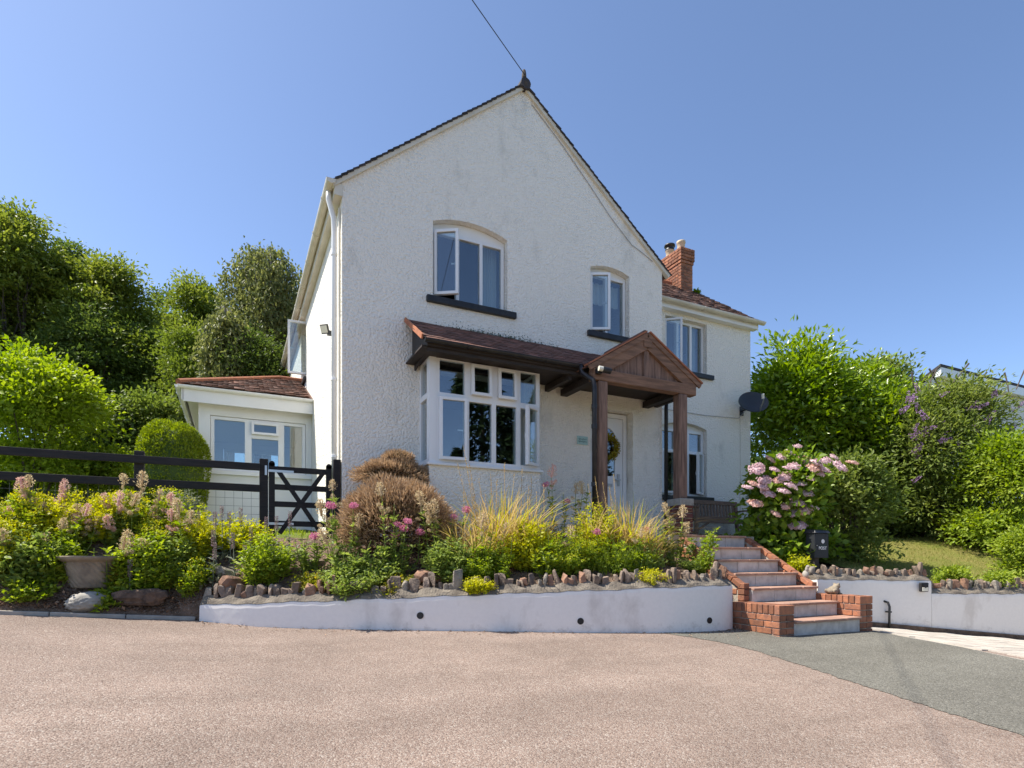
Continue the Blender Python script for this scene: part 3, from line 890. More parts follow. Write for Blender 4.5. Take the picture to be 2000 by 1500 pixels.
# left wall window, its sash standing open, facing the road
ML = Matrix.Rotation(R(90), 4, 'Z') @ Matrix.Scale(-1, 4, (1, 0, 0))     # local x -> +Y along the wall, local y -> +X into the house
ML = Matrix(((0, 1, 0, 0), (1, 0, 0, 0), (0, 0, 1, 0), (0, 0, 0, 1)))
window(4.21, 5.09, 4.505, 5.655, .09, [(4.27, 4.64, 4.57, 5.6, 'L', R(86)), (4.70, 5.04, 4.57, 5.6)], M0=ML, sill=((4.14, -.05, 4.42), (5.16, .15, 4.503)))
# bay window: rendered base, three sided frame
bay = MB().box((1.062, -.46, .85), (2.765, -.002, 2.14)).build('bay_base', 'roughcast', house)
MB().box((1.03, -.50, 2.14), (2.80, -.004, 2.175)).build('bay_sill', 'upvc', house, bevel=.006)
BY = -.45
cols = [1.215, 1.575, 1.645, 1.985, 2.055, 2.375, 2.445, 2.70]
ZT = [(2.235, 3.06), (3.14, 3.585)]
lights = []
for i in range(4):
    a, b = cols[2 * i], cols[2 * i + 1]
    if i == 0: lights += [(a, b, *ZT[0], 'L', R(5)), (a, b, *ZT[1])]
    elif i == 3: lights += [(a, b, *ZT[0], 'R', R(27)), (a, b, *ZT[1])]
    else: lights += [(a, b, *ZT[0]), (a + .03, b - .03, ZT[1][0] + .02, ZT[1][1] - .02, 'T', R(2))]
bw_ = window(1.065, 2.76, 2.177, 3.655, BY, lights)
MB().box((1.066, BY - .012, 2.18), (1.16, BY - .001, 3.65)).build('corner_post', 'upvc', bw_)
for xx in (1.065, 2.69):                                             # the two returns
    Mr = Matrix(((0, 1, 0, xx), (1, 0, 0, 0), (0, 0, 1, 0), (0, 0, 0, 1)))
    window(BY + .072, -.003, 2.177, 3.655, 0, [(BY + .11, -.06, *ZT[0]), (BY + .11, -.06, *ZT[1])], M0=Mr)
curtain(bw_, 1.17, 1.30, 2.2, 3.6, -.05, folds=3); curtain(bw_, 2.52, 2.68, 2.2, 3.6, -.05, folds=3)
MB().box((1.06, -.46, 3.657), (2.77, -.004, 3.70)).build('bay_top', 'upvc', house)
# front door in its recess
door = MB().slab(rect(3.97, 4.79, FL + .01, 3.34), [rect(4.04, 4.72, FL + .05, 3.27)], XZ, .15, .22).build('door_frame', 'upvc', house)
leaf_ = MB().slab(rect(4.045, 4.715, FL + .055, 3.265), [arch(4.20, 4.56, 2.28, 2.98, .12), arch(4.20, 4.56, 1.42, 1.98, .08)], XZ, .165, .205).build('door', 'upvc', house, bevel=.004)
MB().slab(arch(4.20, 4.56, 2.28, 2.98, .12), [], XZ, .18, .19).build('pane', 'glass', leaf_)
MB().slab(arch(4.20, 4.56, 1.42, 1.98, .08), [], XZ, .178, .192).build('panel', 'upvc', leaf_)
MB().box((4.60, .14, 2.12), (4.64, .165, 2.32)).box((4.54, .115, 2.21), (4.64, .14, 2.235)).box((4.28, .155, 2.1), (4.5, .166, 2.15)).build('handle', 'steel', leaf_)
MB().box((3.9, -.12, FL - .0), (4.86, .14, FL + .045)).build('door_step', 'kerb', house)

# ------------------------------------------------------------------ lean-to extension on the left
LT = MB()
LT.slab(rect(-1.84, -.002, 1.1, 3.62), [rect(-1.66, -.10, 2.42, 3.36)], XZ, 3.30, 3.42)
lean = LT.build('lean_to', 'white_paint', house)
MB().slab(rect(3.422, 6.6, 1.1, 3.62), [rect(3.6, 5.9, 2.42, 3.36)], YZ, -1.84, -1.72).build('lean_to_wall', 'white_paint', house)
MB().slab(rect(-1.838, -.002, 1.1, 3.62), [rect(-1.5, -.3, 2.42, 3.36)], XZ, 6.602, 6.7).build('lean_to_wall', 'white_paint', house)
MB().box((-1.70, 3.43, 1.2), (-.01, 6.58, 1.5)).build('lean_to_floor', 'kerb', lean)
MB().box((-1.72, 3.43, 3.50), (-.01, 6.59, 3.55)).build('lean_to_ceiling', 'white_paint', lean)
window(-1.655, -.105, 2.425, 3.355, 3.33, [(-1.60, -1.12, 2.48, 3.30), (-1.00, -.58, 3.10, 3.29, 'T', R(3)), (-1.01, -.57, 2.48, 3.02), (-.47, -.16, 2.48, 3.30)])
Ml = Matrix(((0, 1, 0, -1.80), (1, 0, 0, 0), (0, 0, 1, 0), (0, 0, 0, 1)))
window(3.61, 5.89, 2.425, 3.355, 0, [(3.66, 4.33, 2.48, 3.30), (4.43, 5.07, 2.48, 3.30), (5.17, 5.84, 2.48, 3.30)], M0=Ml)
window(-1.495, -.305, 2.425, 3.355, 6.62, [(-1.45, -.93, 2.48, 3.30), (-.87, -.35, 2.48, 3.30)])
MB().box((-1.90, 3.24, 2.34), (-.004, 3.299, 2.40)).box((-1.90, 3.24, 2.34), (-1.842, 6.6, 2.40)).build('sill_band', 'white_paint', lean)
MB().box((-2.02, 3.10, 3.60), (-.004, 6.9, 3.64)).build('soffit', 'white_paint', lean)
MB().box((-2.06, 3.07, 3.50), (-.004, 3.10, 3.73)).box((-2.08, 3.07, 3.52), (-2.05, 6.9, 3.73)).build('fascia', 'white_paint', lean)
half_gutter('gutter', (-2.13, 3.03, 3.75), (-.01, 3.03, 3.75), .05, 'white_paint', house)
half_gutter('gutter', (-2.13, 6.9, 3.75), (-2.13, 3.03, 3.75), .05, 'white_paint', house)
ZR = 4.58
lr = MB().add([(-2.1, 3.03, 3.76), (-.002, 3.03, 3.76), (-.002, 4.9, ZR), (-.45, 4.9, ZR), (-2.1, 6.9, 3.76), (-.002, 6.9, 3.76)],
              [(0, 1, 2, 3), (4, 0, 3), (5, 4, 3, 2), (0, 4, 5, 1), (1, 5, 2)]).build('lean_to_roof', 'roof_tile_joined', house)
al = math.atan((ZR - 3.76) / 1.87)
tiles_joined(tile_field((-2.12, 3.0, 3.755), (1, 0, 0), (0, math.cos(al), math.sin(al)), (0, -math.sin(al), math.cos(al)), 13, 20, seed=6, jit=2.2,
                        keep=lambda c: c.x < -.09 and (c.x + 2.1) > (c.y - 3.03) * 1.65 / 1.87 - .02), 'roof_tiles', 'roof_tile_joined', lr)
MB().tube([(-2.12, 3.02, 3.79), (-.45, 4.9, ZR + .03), (-.0, 4.9, ZR + .03)], .055, 8).build('hip_tile', 'terracotta', lr)

# ------------------------------------------------------------------ canopy over bay and porch
CE = (-.78, 3.68); CT = (0.0, 4.19)                                    # (Y, z) of eave and top
ca = math.atan2(CT[1] - CE[1], CT[0] - CE[0])
cn = Vector((0, -math.sin(ca), math.cos(ca))); cu = Vector((0, math.cos(ca), math.sin(ca)))
cm = MB(); vs = []
for x in (.87, 5.42):
    for p in (Vector((0, CE[0], CE[1])), Vector((0, -.003, CT[1])), Vector((0, -.003, CT[1])) + cn * .035, Vector((0, CE[0], CE[1])) + cn * .035):
        vs.append((x, min(p.y, -.003), p.z))
cm.add(vs, [(0, 1, 2, 3), (7, 6, 5, 4), (0, 4, 5, 1), (1, 5, 6, 2), (2, 6, 7, 3), (3, 7, 4, 0)])
canopy = cm.build('canopy', 'dark_timber', house)
cmesh = TILE.mesh('roof_tile', 'roof_tile')
PXM, PZR, PZE, PHW = 4.25, 4.22, 3.605, 1.0                             # porch gable: middle, ridge, eave, half width
pt_ = (PZR - PZE) / PHW; pa = math.atan(pt_)
for M in tile_field((.925, CE[0] - .03, CE[1] - .02 + .02), (1, 0, 0), cu, cn, 28, 10, gauge=.098, seed=12,
                    keep=lambda c: c.x < 5.44 and c.z > PZR - abs(c.x - PXM) * pt_ - .05 and c.z < 4.2):
    put('roof_tile', cmesh, canopy, M)
vt = MB(); p = Vector((.855, CE[0] - .03, CE[1])); q = Vector((.855, -.01, CT[1] - .0))
vt.bar(p + cn * .028, q + cn * .028, .022, .062, up=tuple(cn)).build('verge_board', 'terracotta', canopy)
half_gutter('gutter', (.88, -.85, 3.675), (3.22, -.85, 3.675), .042, 'black_paint', house)
cb = MB()
cb.box((.93, -.80, 3.61), (5.40, -.765, 3.675))                        # fascia
cb.build('fascia', 'dark_timber', canopy)
MB().box((.87, -.76, 3.60), (5.39, -.004, 3.625)).build('soffit', 'dark_timber', canopy)
MB().box((.95, -.764, 3.56), (5.40, -.70, 3.60)).build('beam', 'dark_timber', canopy)
MB().slab([(-.76, 3.63), (-.002, 3.63), (-.002, 4.12)], [], YZ, .96, .98).build('gable_end', 'black_paint', canopy)
for x in (3.12, 5.28):
    MB().bar((x, -.70, 3.54), (x, -.02, 3.54), .07, .09).build('joist', 'dark_timber', canopy)
MB().slab([(-.76, 3.69), (-.46, 3.60), (-.02, 3.52), (-.02, 4.10)], [], YZ, .985, 1.01).build('gusset', 'dark_timber', canopy)
# porch gable roof
PF = -1.02                                                             # its front plane
pg = MB()
for s in (-1, 1):
    n = Vector((s * math.sin(pa), 0, math.cos(pa)))
    a = Vector((PXM + s * PHW, 0, PZE)); b = Vector((PXM, 0, PZR)); vs = []
    for y in (PF - .04, -.003):
        for p in (a, b, b + n * .03, a + n * .03): vs.append((p.x, y, p.z))
    pg.add(vs, [(0, 1, 2, 3), (7, 6, 5, 4), (0, 4, 5, 1), (1, 5, 6, 2), (2, 6, 7, 3), (3, 7, 4, 0)])
porch = pg.build('porch_roof', 'dark_timber', house)
for s in (-1, 1):
    n = Vector((s * math.sin(pa), 0, math.cos(pa))); t = Vector((-s * math.cos(pa), 0, math.sin(pa)))
    for M in tile_field(Vector((PXM + s * (PHW + .03), PF - .0 if s > 0 else 0.02, PZE - .02)) , (0, 1, 0) if s > 0 else (0, -1, 0), t, n, 6, 12, seed=20 + s,
                        keep=lambda c: c.y > PF + .03 and c.y < -.05):
        put('roof_tile', cmesh, porch, M)
    # bargeboard and the raking timber below it
    a = Vector((PXM + s * (PHW + .035), PF - .055, PZE - .03)); b = Vector((PXM, PF - .055, PZR - .012))
    MB().bar(a, b, .03, .07, up=tuple(n)).build('bargeboard', 'oak_beam', porch)
    MB().bar(a + n * .055 + Vector((0, .03, 0)), b + n * .055 + Vector((0, .03, 0)), .12, .022, up=tuple(n)).build('verge_board', 'terracotta', porch)
    a2 = a - n * .105; b2 = b - n * .105
    MB().bar(Vector((a2.x + t.x * .1, PF - .01, a2.z + t.z * .1)), Vector((b2.x, PF - .01, b2.z)), .09, .15, up=tuple(n)).build('rafter', 'oak_beam', porch, bevel=.006)
MB().tube([(PXM, PF - .0, PZR + .035), (PXM, -.02, PZR + .035)], .05, 8).build('ridge_tile', 'roof_tile', porch)
MB().box((3.29, PF - .06, 3.42), (5.20, PF + .08, 3.585)).build('tie_beam', 'oak_beam', porch, bevel=.01)
MB().box((PXM - .05, PF - .03, 3.587), (PXM + .05, PF + .03, 4.06)).build('king_post', 'oak', porch, bevel=.005)
MB().box((PXM - .075, PF - .068, PZR - .20), (PXM + .075, PF - .012, PZR - .045)).build('apex_block', 'oak_beam', porch)
for k in range(13):
    x0 = 3.51 + k * .115
    zt = PZR - abs(x0 + .057 - PXM) * pt_ - .16
    if zt > 3.64 and abs(x0 + .057 - PXM) > .06:
        MB().box((x0, PF + .0, 3.587), (x0 + .111, PF + .02, zt)).build('board', 'oak', porch)
for x in (3.43, 5.06):
    MB().box((x - .06, PF + .082, 3.46), (x + .06, -.02, 3.56)).build('plate', 'dark_timber', porch)
for i, x in enumerate((3.45, 4.94)):
    zb = FL if i == 0 else 1.80
    post = MB().box((x - .08, PF - .065, zb), (x + .08, PF + .095, 3.418)).build('porch_post', 'oak', house, bevel=.02)
    MB().add([(x + (-.116 if i else .116), PF - .05, 3.16), (x + (-.26 if i else .26), PF - .05, 3.438), (x + (-.116 if i else .116), PF - .05, 3.438),
              (x + (-.116 if i else .116), PF + .07, 3.16), (x + (-.26 if i else .26), PF + .07, 3.438), (x + (-.116 if i else .116), PF + .07, 3.438)],
             [(0, 1, 2), (5, 4, 3), (0, 3, 4, 1), (1, 4, 5, 2), (2, 5, 3, 0)]) if 0 else None
pier = MB().box((4.825, PF - .115, FL - .1), (5.055, PF + .145, 1.69)).build('porch_pier', 'mortar', house)
MB().box((4.80, PF - .14, 1.69), (5.08, PF + .17, 1.80)).build('pier_cap', 'pale_stone', pier, bevel=.012)
z = FL + .003; k = 0
while z < 1.66:
    ring_course(pier, 4.813, 5.067, PF - .128, PF + .158, z, .062, k % 2, 'old_brick'); z += .0735; k += 1
# rainwater pipes on the porch
d = MB().tube([(3.20, -.86, 3.66), (3.21, -.90, 3.55), (3.28, -1.08, 3.40), (3.29, -1.09, 3.3), (3.29, -1.09, 1.2)], .034, 10).build('downpipe', 'black_paint', house, smooth=True)
for z in (3.0, 2.72, 1.9): MB().tube([(3.29, -1.09, z), (3.29, -1.09, z + .06)], .043, 10).build('bracket', 'black_paint', d)
MB().tube([(5.49, -.06, 3.6), (5.49, -.05, 3.5), (5.49, -.045, 1.2)], .034, 10).build('downpipe', 'black_paint', house, smooth=True)

# moss along the top of the canopy
rsn = np.random.RandomState(77); n = 900
X = np.clip(rsn.normal(2.35, .45, n), 1.3, 3.3); P = np.stack([X, np.full(n, -.012) - rsn.exponential(.02, n), 4.205 + rsn.exponential(.022, n)], 1)
MOSS = put('moss', leaf_mesh('moss', P, rsn.normal(0, 1, (n, 3)), rdir(rsn, n), .02, .012, 'leaf_conifer'), canopy); MOSS['kind'] = 'stuff'
# debris at the foot of the wall
n = 420; k = rsn.randint(0, len(WALL_L) - 1, n); u = rsn.uniform(0, 1, n); A0 = np.array(WALL_L)
Q = A0[k] + (A0[k + 1] - A0[k]) * u[:, None]
X = Q[:, 0] + rsn.normal(0, .05, n); Y = Q[:, 1] - .02 - rsn.exponential(.09, n)
P = np.stack([X, Y, gz(X, Y) + .006], 1); Nn = rsn.normal(0, .3, (n, 3)); Nn[:, 2] = 1
LIT = put('leaf_litter', leaf_mesh('leaf_litter', P, rsn.normal(0, 1, (n, 3)) * np.array([1, 1, .15]), Nn, rsn.uniform(.012, .04, n), rsn.uniform(.008, .02, n), 'chips')); LIT['kind'] = 'stuff'
# ------------------------------------------------------------------ stones
def stone_mesh(seed, m, block=.55, sub=2):
    rr_ = np.random.RandomState(seed)
    bm = bmesh.new(); bmesh.ops.create_icosphere(bm, subdivisions=sub, radius=1)
    ph = rr_.uniform(0, 6, 9); fr = rr_.uniform(1.5, 4, 9)
    for v in bm.verts:
        c = np.array(v.co)
        c = np.sign(c) * np.abs(c) ** block
        d = 1 + .09 * math.sin(fr[0] * c[0] + ph[0]) + .09 * math.sin(fr[1] * c[1] + ph[1]) + .09 * math.sin(fr[2] * c[2] + ph[2]) + rr_.normal(0, .045)
        v.co = c * d * .5
    me = bpy.data.meshes.new('stone'); bm.to_mesh(me); bm.free()
    me.materials.append(MATS[m])
    return me
def hull_stone(seed, m):
    r_ = np.random.RandomState(seed); bm = bmesh.new()
    for _ in range(16):
        q = r_.uniform(-.5, .5, 3); ax = r_.randint(0, 3); q[ax] = .5 * np.sign(q[ax]) * r_.uniform(.8, 1)
        bm.verts.new(q)
    bmesh.ops.convex_hull(bm, input=bm.verts[:])
    for v in [v for v in bm.verts if not v.link_faces]: bm.verts.remove(v)
    bmesh.ops.bevel(bm, geom=bm.edges[:], offset=.03, segments=1, affect='EDGES')
    me = bpy.data.meshes.new('stone'); bm.to_mesh(me); bm.free(); me.materials.append(MATS[m])
    return me
STONES = [hull_stone(i, ('stone_a', 'stone_b', 'stone_a', 'stone_c')[i % 4]) for i in range(16)]
def resample(poly, step):
    pts = [Vector((p[0], p[1], 0)) for p in poly]; out = [pts[0]]; acc = 0
    # Catmull-Rom smoothing first
    sm = []
    for i in range(len(pts) - 1):
        p0 = pts[max(i - 1, 0)]; p1 = pts[i]; p2 = pts[i + 1]; p3 = pts[min(i + 2, len(pts) - 1)]
        for k in range(12):
            t = k / 12
            sm.append(.5 * ((2 * p1) + (p2 - p0) * t + (2 * p0 - 5 * p1 + 4 * p2 - p3) * t * t + (3 * p1 - p0 - 3 * p2 + p3) * t ** 3))
    sm.append(pts[-1]); out = [sm[0]]; left = step
    for a, b in zip(sm[:-1], sm[1:]):
        L = (b - a).length; pos = 0
        while L - pos >= left:
            pos += left; out.append(a + (b - a) * (pos / L)); left = step
        left -= L - pos
    if (out[-1] - sm[-1]).length > step * .3: out.append(sm[-1])
    return out
def garden_wall(name, label, poly, ztop, seed, smallscale=1.0, holes=(), skip=()):
    """rendered front, mortar fillet on top and a row of set stones"""
    pts = resample(poly, .03)
    root = thing(name, label, 'garden wall', tuple(pts[len(pts) // 2][:2]) + (float(gz(pts[len(pts) // 2].x, pts[len(pts) // 2].y)),))
    vs = []; fs = []; vt = []; ft = []; rr_ = random.Random(seed)
    nrms = []
    for i, p in enumerate(pts):
        t = (pts[min(i + 1, len(pts) - 1)] - pts[max(i - 1, 0)]).normalized(); nrms.append(Vector((-t.y, t.x, 0)))   # pointing into the bed
    n_ = len(pts)
    for i, p in enumerate(pts):
        zb = float(gz(p.x, p.y)) - .05; zt = ztop(p.x) + .006 * math.sin(i * .25) + .004 * math.sin(i * .85); nn = nrms[i]
        f = p
        ring = [(f, zb), (f + nn * .004, zt - .05), (f + nn * .010, zt - .012), (f + nn * .03, zt), (f + nn * .2, zt + .005), (f + nn * .2, zb)]
        vs += [(q.x, q.y, z) for q, z in ring]
        mo = [(f + nn * .008, zt - .004), (f + nn * .03, zt + .02 + .01 * math.sin(i * .47)), (f + nn * .10, zt + .075 + .015 * math.sin(i * .65 + 1)), (f + nn * .19, zt + .08), (f + nn * .21, zt - .03)]
        vt += [(q.x, q.y, z) for q, z in mo]
    for i in range(n_ - 1):
        for k in range(5): fs.append((i * 6 + k, (i + 1) * 6 + k, (i + 1) * 6 + k + 1, i * 6 + k + 1))
        for k in range(4): ft.append((i * 5 + k, (i + 1) * 5 + k, (i + 1) * 5 + k + 1, i * 5 + k + 1))
    fs += [tuple(range(6)), tuple((n_ - 1) * 6 + k for k in range(6))]
    ft += [tuple(range(5)), tuple((n_ - 1) * 5 + k for k in range(5))]
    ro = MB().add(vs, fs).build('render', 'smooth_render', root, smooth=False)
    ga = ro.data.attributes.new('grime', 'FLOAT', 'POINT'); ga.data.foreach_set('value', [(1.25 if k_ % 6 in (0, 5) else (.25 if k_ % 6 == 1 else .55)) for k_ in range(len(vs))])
    MB().add(vt, ft).build('mortar_top', 'wall_mortar', root)
    s = .09; cum = 0; i = 1
    d = 0.06
    while i < n_ - 1:
        w_ = rr_.choice((rr_.uniform(.04, .065), rr_.uniform(.055, .09), rr_.uniform(.07, .12))) * smallscale; h_ = rr_.uniform(.09, .21) * smallscale; dp = rr_.uniform(.08, .13)
        if rr_.random() < .12: h_ *= 1.35
        step = max(1, int(round((w_ + rr_.uniform(-.012, .012)) / .03)))
        p = pts[min(i, n_ - 1)]; nn = nrms[min(i, n_ - 1)]
        q = p + nn * (.135 + rr_.uniform(-.02, .02))
        M = Matrix.Translation((q.x, q.y, ztop(p.x) + .05 + h_ * .36)) @ Matrix.Rotation(math.atan2(-nn.x, nn.y) + rr_.uniform(-.2, .2), 4, 'Z') @ Euler((rr_.uniform(-.15, .15), rr_.uniform(-.13, .13), 0)).to_matrix().to_4x4() @ Matrix.Diagonal((w_ * 1.08, dp, h_, 1))
        put('edging_stone', STONES[rr_.randrange(16)], root, M)
        i += max(1, step)
    for hx in holes:
        j = min(range(n_), key=lambda k: abs(pts[k].x - hx[0]))
        p = pts[j]; nn = nrms[j]
        a = p - nn * .006; b = p + nn * .05
        zc = hx[1]
        h = MB()
        k = 16; t = Vector((nn.y, -nn.x, 0))
        ring0 = [(a + t * (.036 * math.cos(2 * math.pi * i2 / k)), zc + .036 * math.sin(2 * math.pi * i2 / k)) for i2 in range(k)]
        ring1 = [(a + t * (.030 * math.cos(2 * math.pi * i2 / k)), zc + .030 * math.sin(2 * math.pi * i2 / k)) for i2 in range(k)]
        ring2 = [(a + nn * .004 + t * (.030 * math.cos(2 * math.pi * i2 / k)), zc + .030 * math.sin(2 * math.pi * i2 / k)) for i2 in range(k)]
        ringo = [(b + t * (.036 * math.cos(2 * math.pi * i2 / k)), zc + .036 * math.sin(2 * math.pi * i2 / k)) for i2 in range(k)]
        vv = [(q.x, q.y, z) for r_ in (ringo, ring0, ring1, ring2) for q, z in r_]
        ff = []
        for r_ in range(3):
            for i2 in range(k): ff.append((r_ * k + i2, r_ * k + (i2 + 1) % k, (r_ + 1) * k + (i2 + 1) % k, (r_ + 1) * k + i2))
        ff.append(tuple(3 * k + i2 for i2 in range(k)))
        h.add(vv, ff).build('weep_pipe', 'black_paint', root)
    return root
zl = lambda x: float(np.interp(x, [-1.62, -.3, 1.4, 3, 4.1], [.405, .45, .51, .56, .575]))
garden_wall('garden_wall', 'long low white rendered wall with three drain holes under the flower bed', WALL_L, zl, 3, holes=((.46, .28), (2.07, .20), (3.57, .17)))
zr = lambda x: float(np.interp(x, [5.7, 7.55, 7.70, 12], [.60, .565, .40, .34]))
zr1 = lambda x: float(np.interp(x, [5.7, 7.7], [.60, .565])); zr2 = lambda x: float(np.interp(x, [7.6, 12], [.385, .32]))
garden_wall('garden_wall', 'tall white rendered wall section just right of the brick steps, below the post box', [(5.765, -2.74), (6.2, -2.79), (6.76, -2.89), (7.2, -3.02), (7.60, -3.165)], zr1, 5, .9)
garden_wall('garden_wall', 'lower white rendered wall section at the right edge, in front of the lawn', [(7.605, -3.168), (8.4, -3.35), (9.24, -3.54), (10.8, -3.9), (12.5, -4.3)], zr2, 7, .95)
foot = thing('wall_footing', 'exposed brown concrete footing strip under the right white wall', 'footing', (7.6, -3.2, float(gz(7.6, -3.2))))
fp = resample([(p[0], p[1]) for p in WALL_R], .25)
for a, b in zip(fp[:-1], fp[1:]):
    if a.x < 5.8: continue
    za = float(gz(a.x, a.y)) + .03; zb_ = float(gz(b.x, b.y)) + .03
    MB().bar((a.x, a.y + .01, za), (b.x, b.y + .01, zb_), .07, .075).build('footing_block', 'soil', foot)

# ------------------------------------------------------------------ brick and tile garden steps
steps = thing('garden_steps', 'seven tiled steps with white risers between low brick cheek walls', 'steps', (4.93, -2.7, 0))
SX0, SX1, SY, RI, TR = 4.355, 5.515, -3.48, .173, .29
tmesh = None
rr = random.Random(31)
for k in range(7):
    y0 = SY + k * TR; z1 = RI * (k + 1); z0 = RI * k - (.08 if k == 0 else 0)
    core = MB().box((SX0, y0 + .02, z0 - .02), (SX1, y0 + TR + .25, z1 - .03)).build('step_core', 'mortar', steps)
    n = 3; L = (SX1 - SX0) / n
    for i in range(n):
        xa = SX0 + i * L + .003; xb = SX0 + (i + 1) * L - .003
        brick_obj(steps, round(xa, 4), round(xb, 4), y0 + .002, y0 + .019, z0, z1 - .026, 'riser_paint', 'riser_panel')
    n = 4; L = (SX1 - SX0) / n
    depth = TR + .035 if k < 6 else .30
    for i in range(n):
        xa = SX0 + i * L + .003; xb = SX0 + (i + 1) * L - .003
        yy = y0 - .028 + rr.uniform(-.006, .006)
        brick_obj(steps, xa, xb, yy, yy + depth, z1 - .028, z1, 'tread_tile', 'tread_tile', Euler((rr.uniform(-.006, .006), rr.uniform(-.01, .01), rr.uniform(-.01, .01))).to_matrix().to_4x4())
def cheek(x0, x1, ztop, yflat, sx0, sx1):
    core = MB().slab([(SY + .012, -.08), (yflat + .1, -.08), (yflat + .1, ztop - .012), (SY + .012, ztop - .012)], [], YZ, x0 + .012, x1 - .012)
    core.slab([(yflat + .102, -.08), (-1.72, .5), (-1.72, 1.12), (-1.80, 1.12), (yflat + .102, .48)], [], YZ, sx0 + .01, sx1 - .01)
    core = core.build('cheek_wall', 'mortar', steps)
    z = -.045; c = 0
    while z < ztop - .12:
        off = c % 2
        for col in range(2):
            xa = x0 + col * (x1 - x0 + .008) / 2; xb = xa + (x1 - x0 - .008) / 2
            y = SY - (.11 if off else 0)
            while y < yflat + .05:
                ya = max(y, SY); yb = min(y + .205, yflat + .12)
                if yb - ya > .03: brick_obj(core, round(xa, 3), round(xb, 3), round(ya, 3), round(yb, 3), round(z, 3), round(z + .064, 3), 'brick')
                y += .215
        z += .0745; c += 1
    y = SY
    while y < yflat + .06:                                               # brick on edge course
        brick_obj(core, x0 - .002, x1 + .002, y, y + .066, z, ztop, 'brick', rot=Euler((0, rr.uniform(-.01, .01), 0)).to_matrix().to_4x4()); y += .076
    # short return where the flat part meets the slope
    zz = ztop + .008
    while zz < .52:
        brick_obj(core, round(sx0, 3), round(sx1, 3), yflat + .0, yflat + .10, round(zz, 3), round(zz + .064, 3), 'brick'); zz += .0745
    a = Vector((0, yflat + .06, .54)); b = Vector((0, -1.74, 1.165)); n = 8; sl = math.atan2(b.z - a.z, b.y - a.y)
    for i in range(n):
        c0 = a + (b - a) * ((i + .5) / n)
        L = (b - a).length / n - .01
        brick_obj(core, sx0 - .003, sx1 + .003, c0.y - L / 2, c0.y + L / 2, c0.z - .028, c0.z + .028, 'brick', 'coping_brick', Matrix.Rotation(sl + rr.uniform(-.02, .02), 4, 'X'))
    z = ztop + .01; c = 0
    while z < 1.08:
        ys_ = yflat + .12 + (z + .064 - .53) / (1.14 - .49) * (-1.8 - yflat)
        y = max(ys_, yflat + .12) + (.0 if c % 2 else .06)
        while y < -1.72:
            yb = min(y + .205, -1.72)
            if yb - y > .03: brick_obj(core, round(sx0, 3), round(sx1, 3), round(y, 3), round(yb, 3), round(z, 3), round(z + .064, 3), 'brick')
            y += .215
        z += .0745; c += 1
cheek(4.112, 4.35, .355, -2.86, 4.26, 4.35)
cheek(5.52, 5.757, .42, -2.84, 5.52, 5.61)

# ------------------------------------------------------------------ fence, gate
FZ = 2.14
fence = thing('fence', 'black two rail timber fence with wire mesh left of the gate', 'fence', (-3.5, .12, Tz(-3.5, .12)))
for x in (-.955, -2.30, -3.9, -5.5, -7.1):
    zt = FZ + (.01 if x > -1 else .0)
    MB().box((x - .05, .07, Tz(x, .12) - .2), (x + .05, .17, zt)).build('post', 'fence_black', fence, bevel=.006)
for z in (2.035, 1.765):
    MB().box((-7.2, .03, z - .045), (-1.006, .068, z + .045)).build('rail', 'fence_black', fence, bevel=.004)
MB().box((-7.2, .03, 1.42), (-1.006, .068, 1.48)).build('rail', 'fence_black', fence, bevel=.004) if 0 else None
wm = MB()
for k in range(62):
    x = -7.2 + k * .1
    wm.bar((x, .062 + .07, 1.1), (x, .062 + .07, 1.75), .0032, .0032)
for k in range(7):
    wm.bar((-7.2, .13, 1.14 + k * .1), (-.9, .13, 1.14 + k * .1), .0032, .0032)
o = wm.build('wire_mesh', 'wire', fence); o['kind'] = 'stuff'
gate = thing('gate', 'small black timber gate with crossed braces beside the house corner', 'gate', (-.5, .1, 1.16))
for x, zt in ((-.86, 2.13), (-.155, 2.14)):
    m = MB().box((x - .035, .07, 1.14), (x + .035, .13, zt - .03))
    m.tube([(x, .07, zt - .035), (x, .13, zt - .035)], .035, 12)
    m.build('stile', 'fence_black', gate)
for z in (2.03, 1.80, 1.58, 1.33):
    MB().box((-.824, .082, z - .035), (-.191, .118, z + .035)).build('gate_rail', 'fence_black', gate)
MB().bar((-.80, .072, 2.03), (-.25, .072, 1.20), .02, .055, up=(1, 0, 0)).build('brace', 'fence_black', gate)
MB().bar((-.22, .060, 2.03), (-.77, .060, 1.20), .02, .055, up=(1, 0, 0)).build('brace', 'fence_black', gate)
MB().box((-.90, .052, 1.985), (-.60, .069, 2.015)).box((-.945, .04, 1.94), (-.92, .069, 2.06)).build('hinge', 'steel', gate)
MB().box((-.90, .052, 1.31), (-.60, .069, 1.34)).build('hinge', 'steel', gate)
tag(MB().box((-.105, .02, 1.0), (-.012, .115, 2.20)).build('gate_post', 'fence_black', None, bevel=.006), 'black timber post fixed to the house corner beside the gate', 'post')
tag(MB().box((-1.0, -.06, 1.02), (-.05, .3, 1.115)).build('path_step', 'kerb', None, bevel=.01), 'stone threshold under the small black gate', 'step')

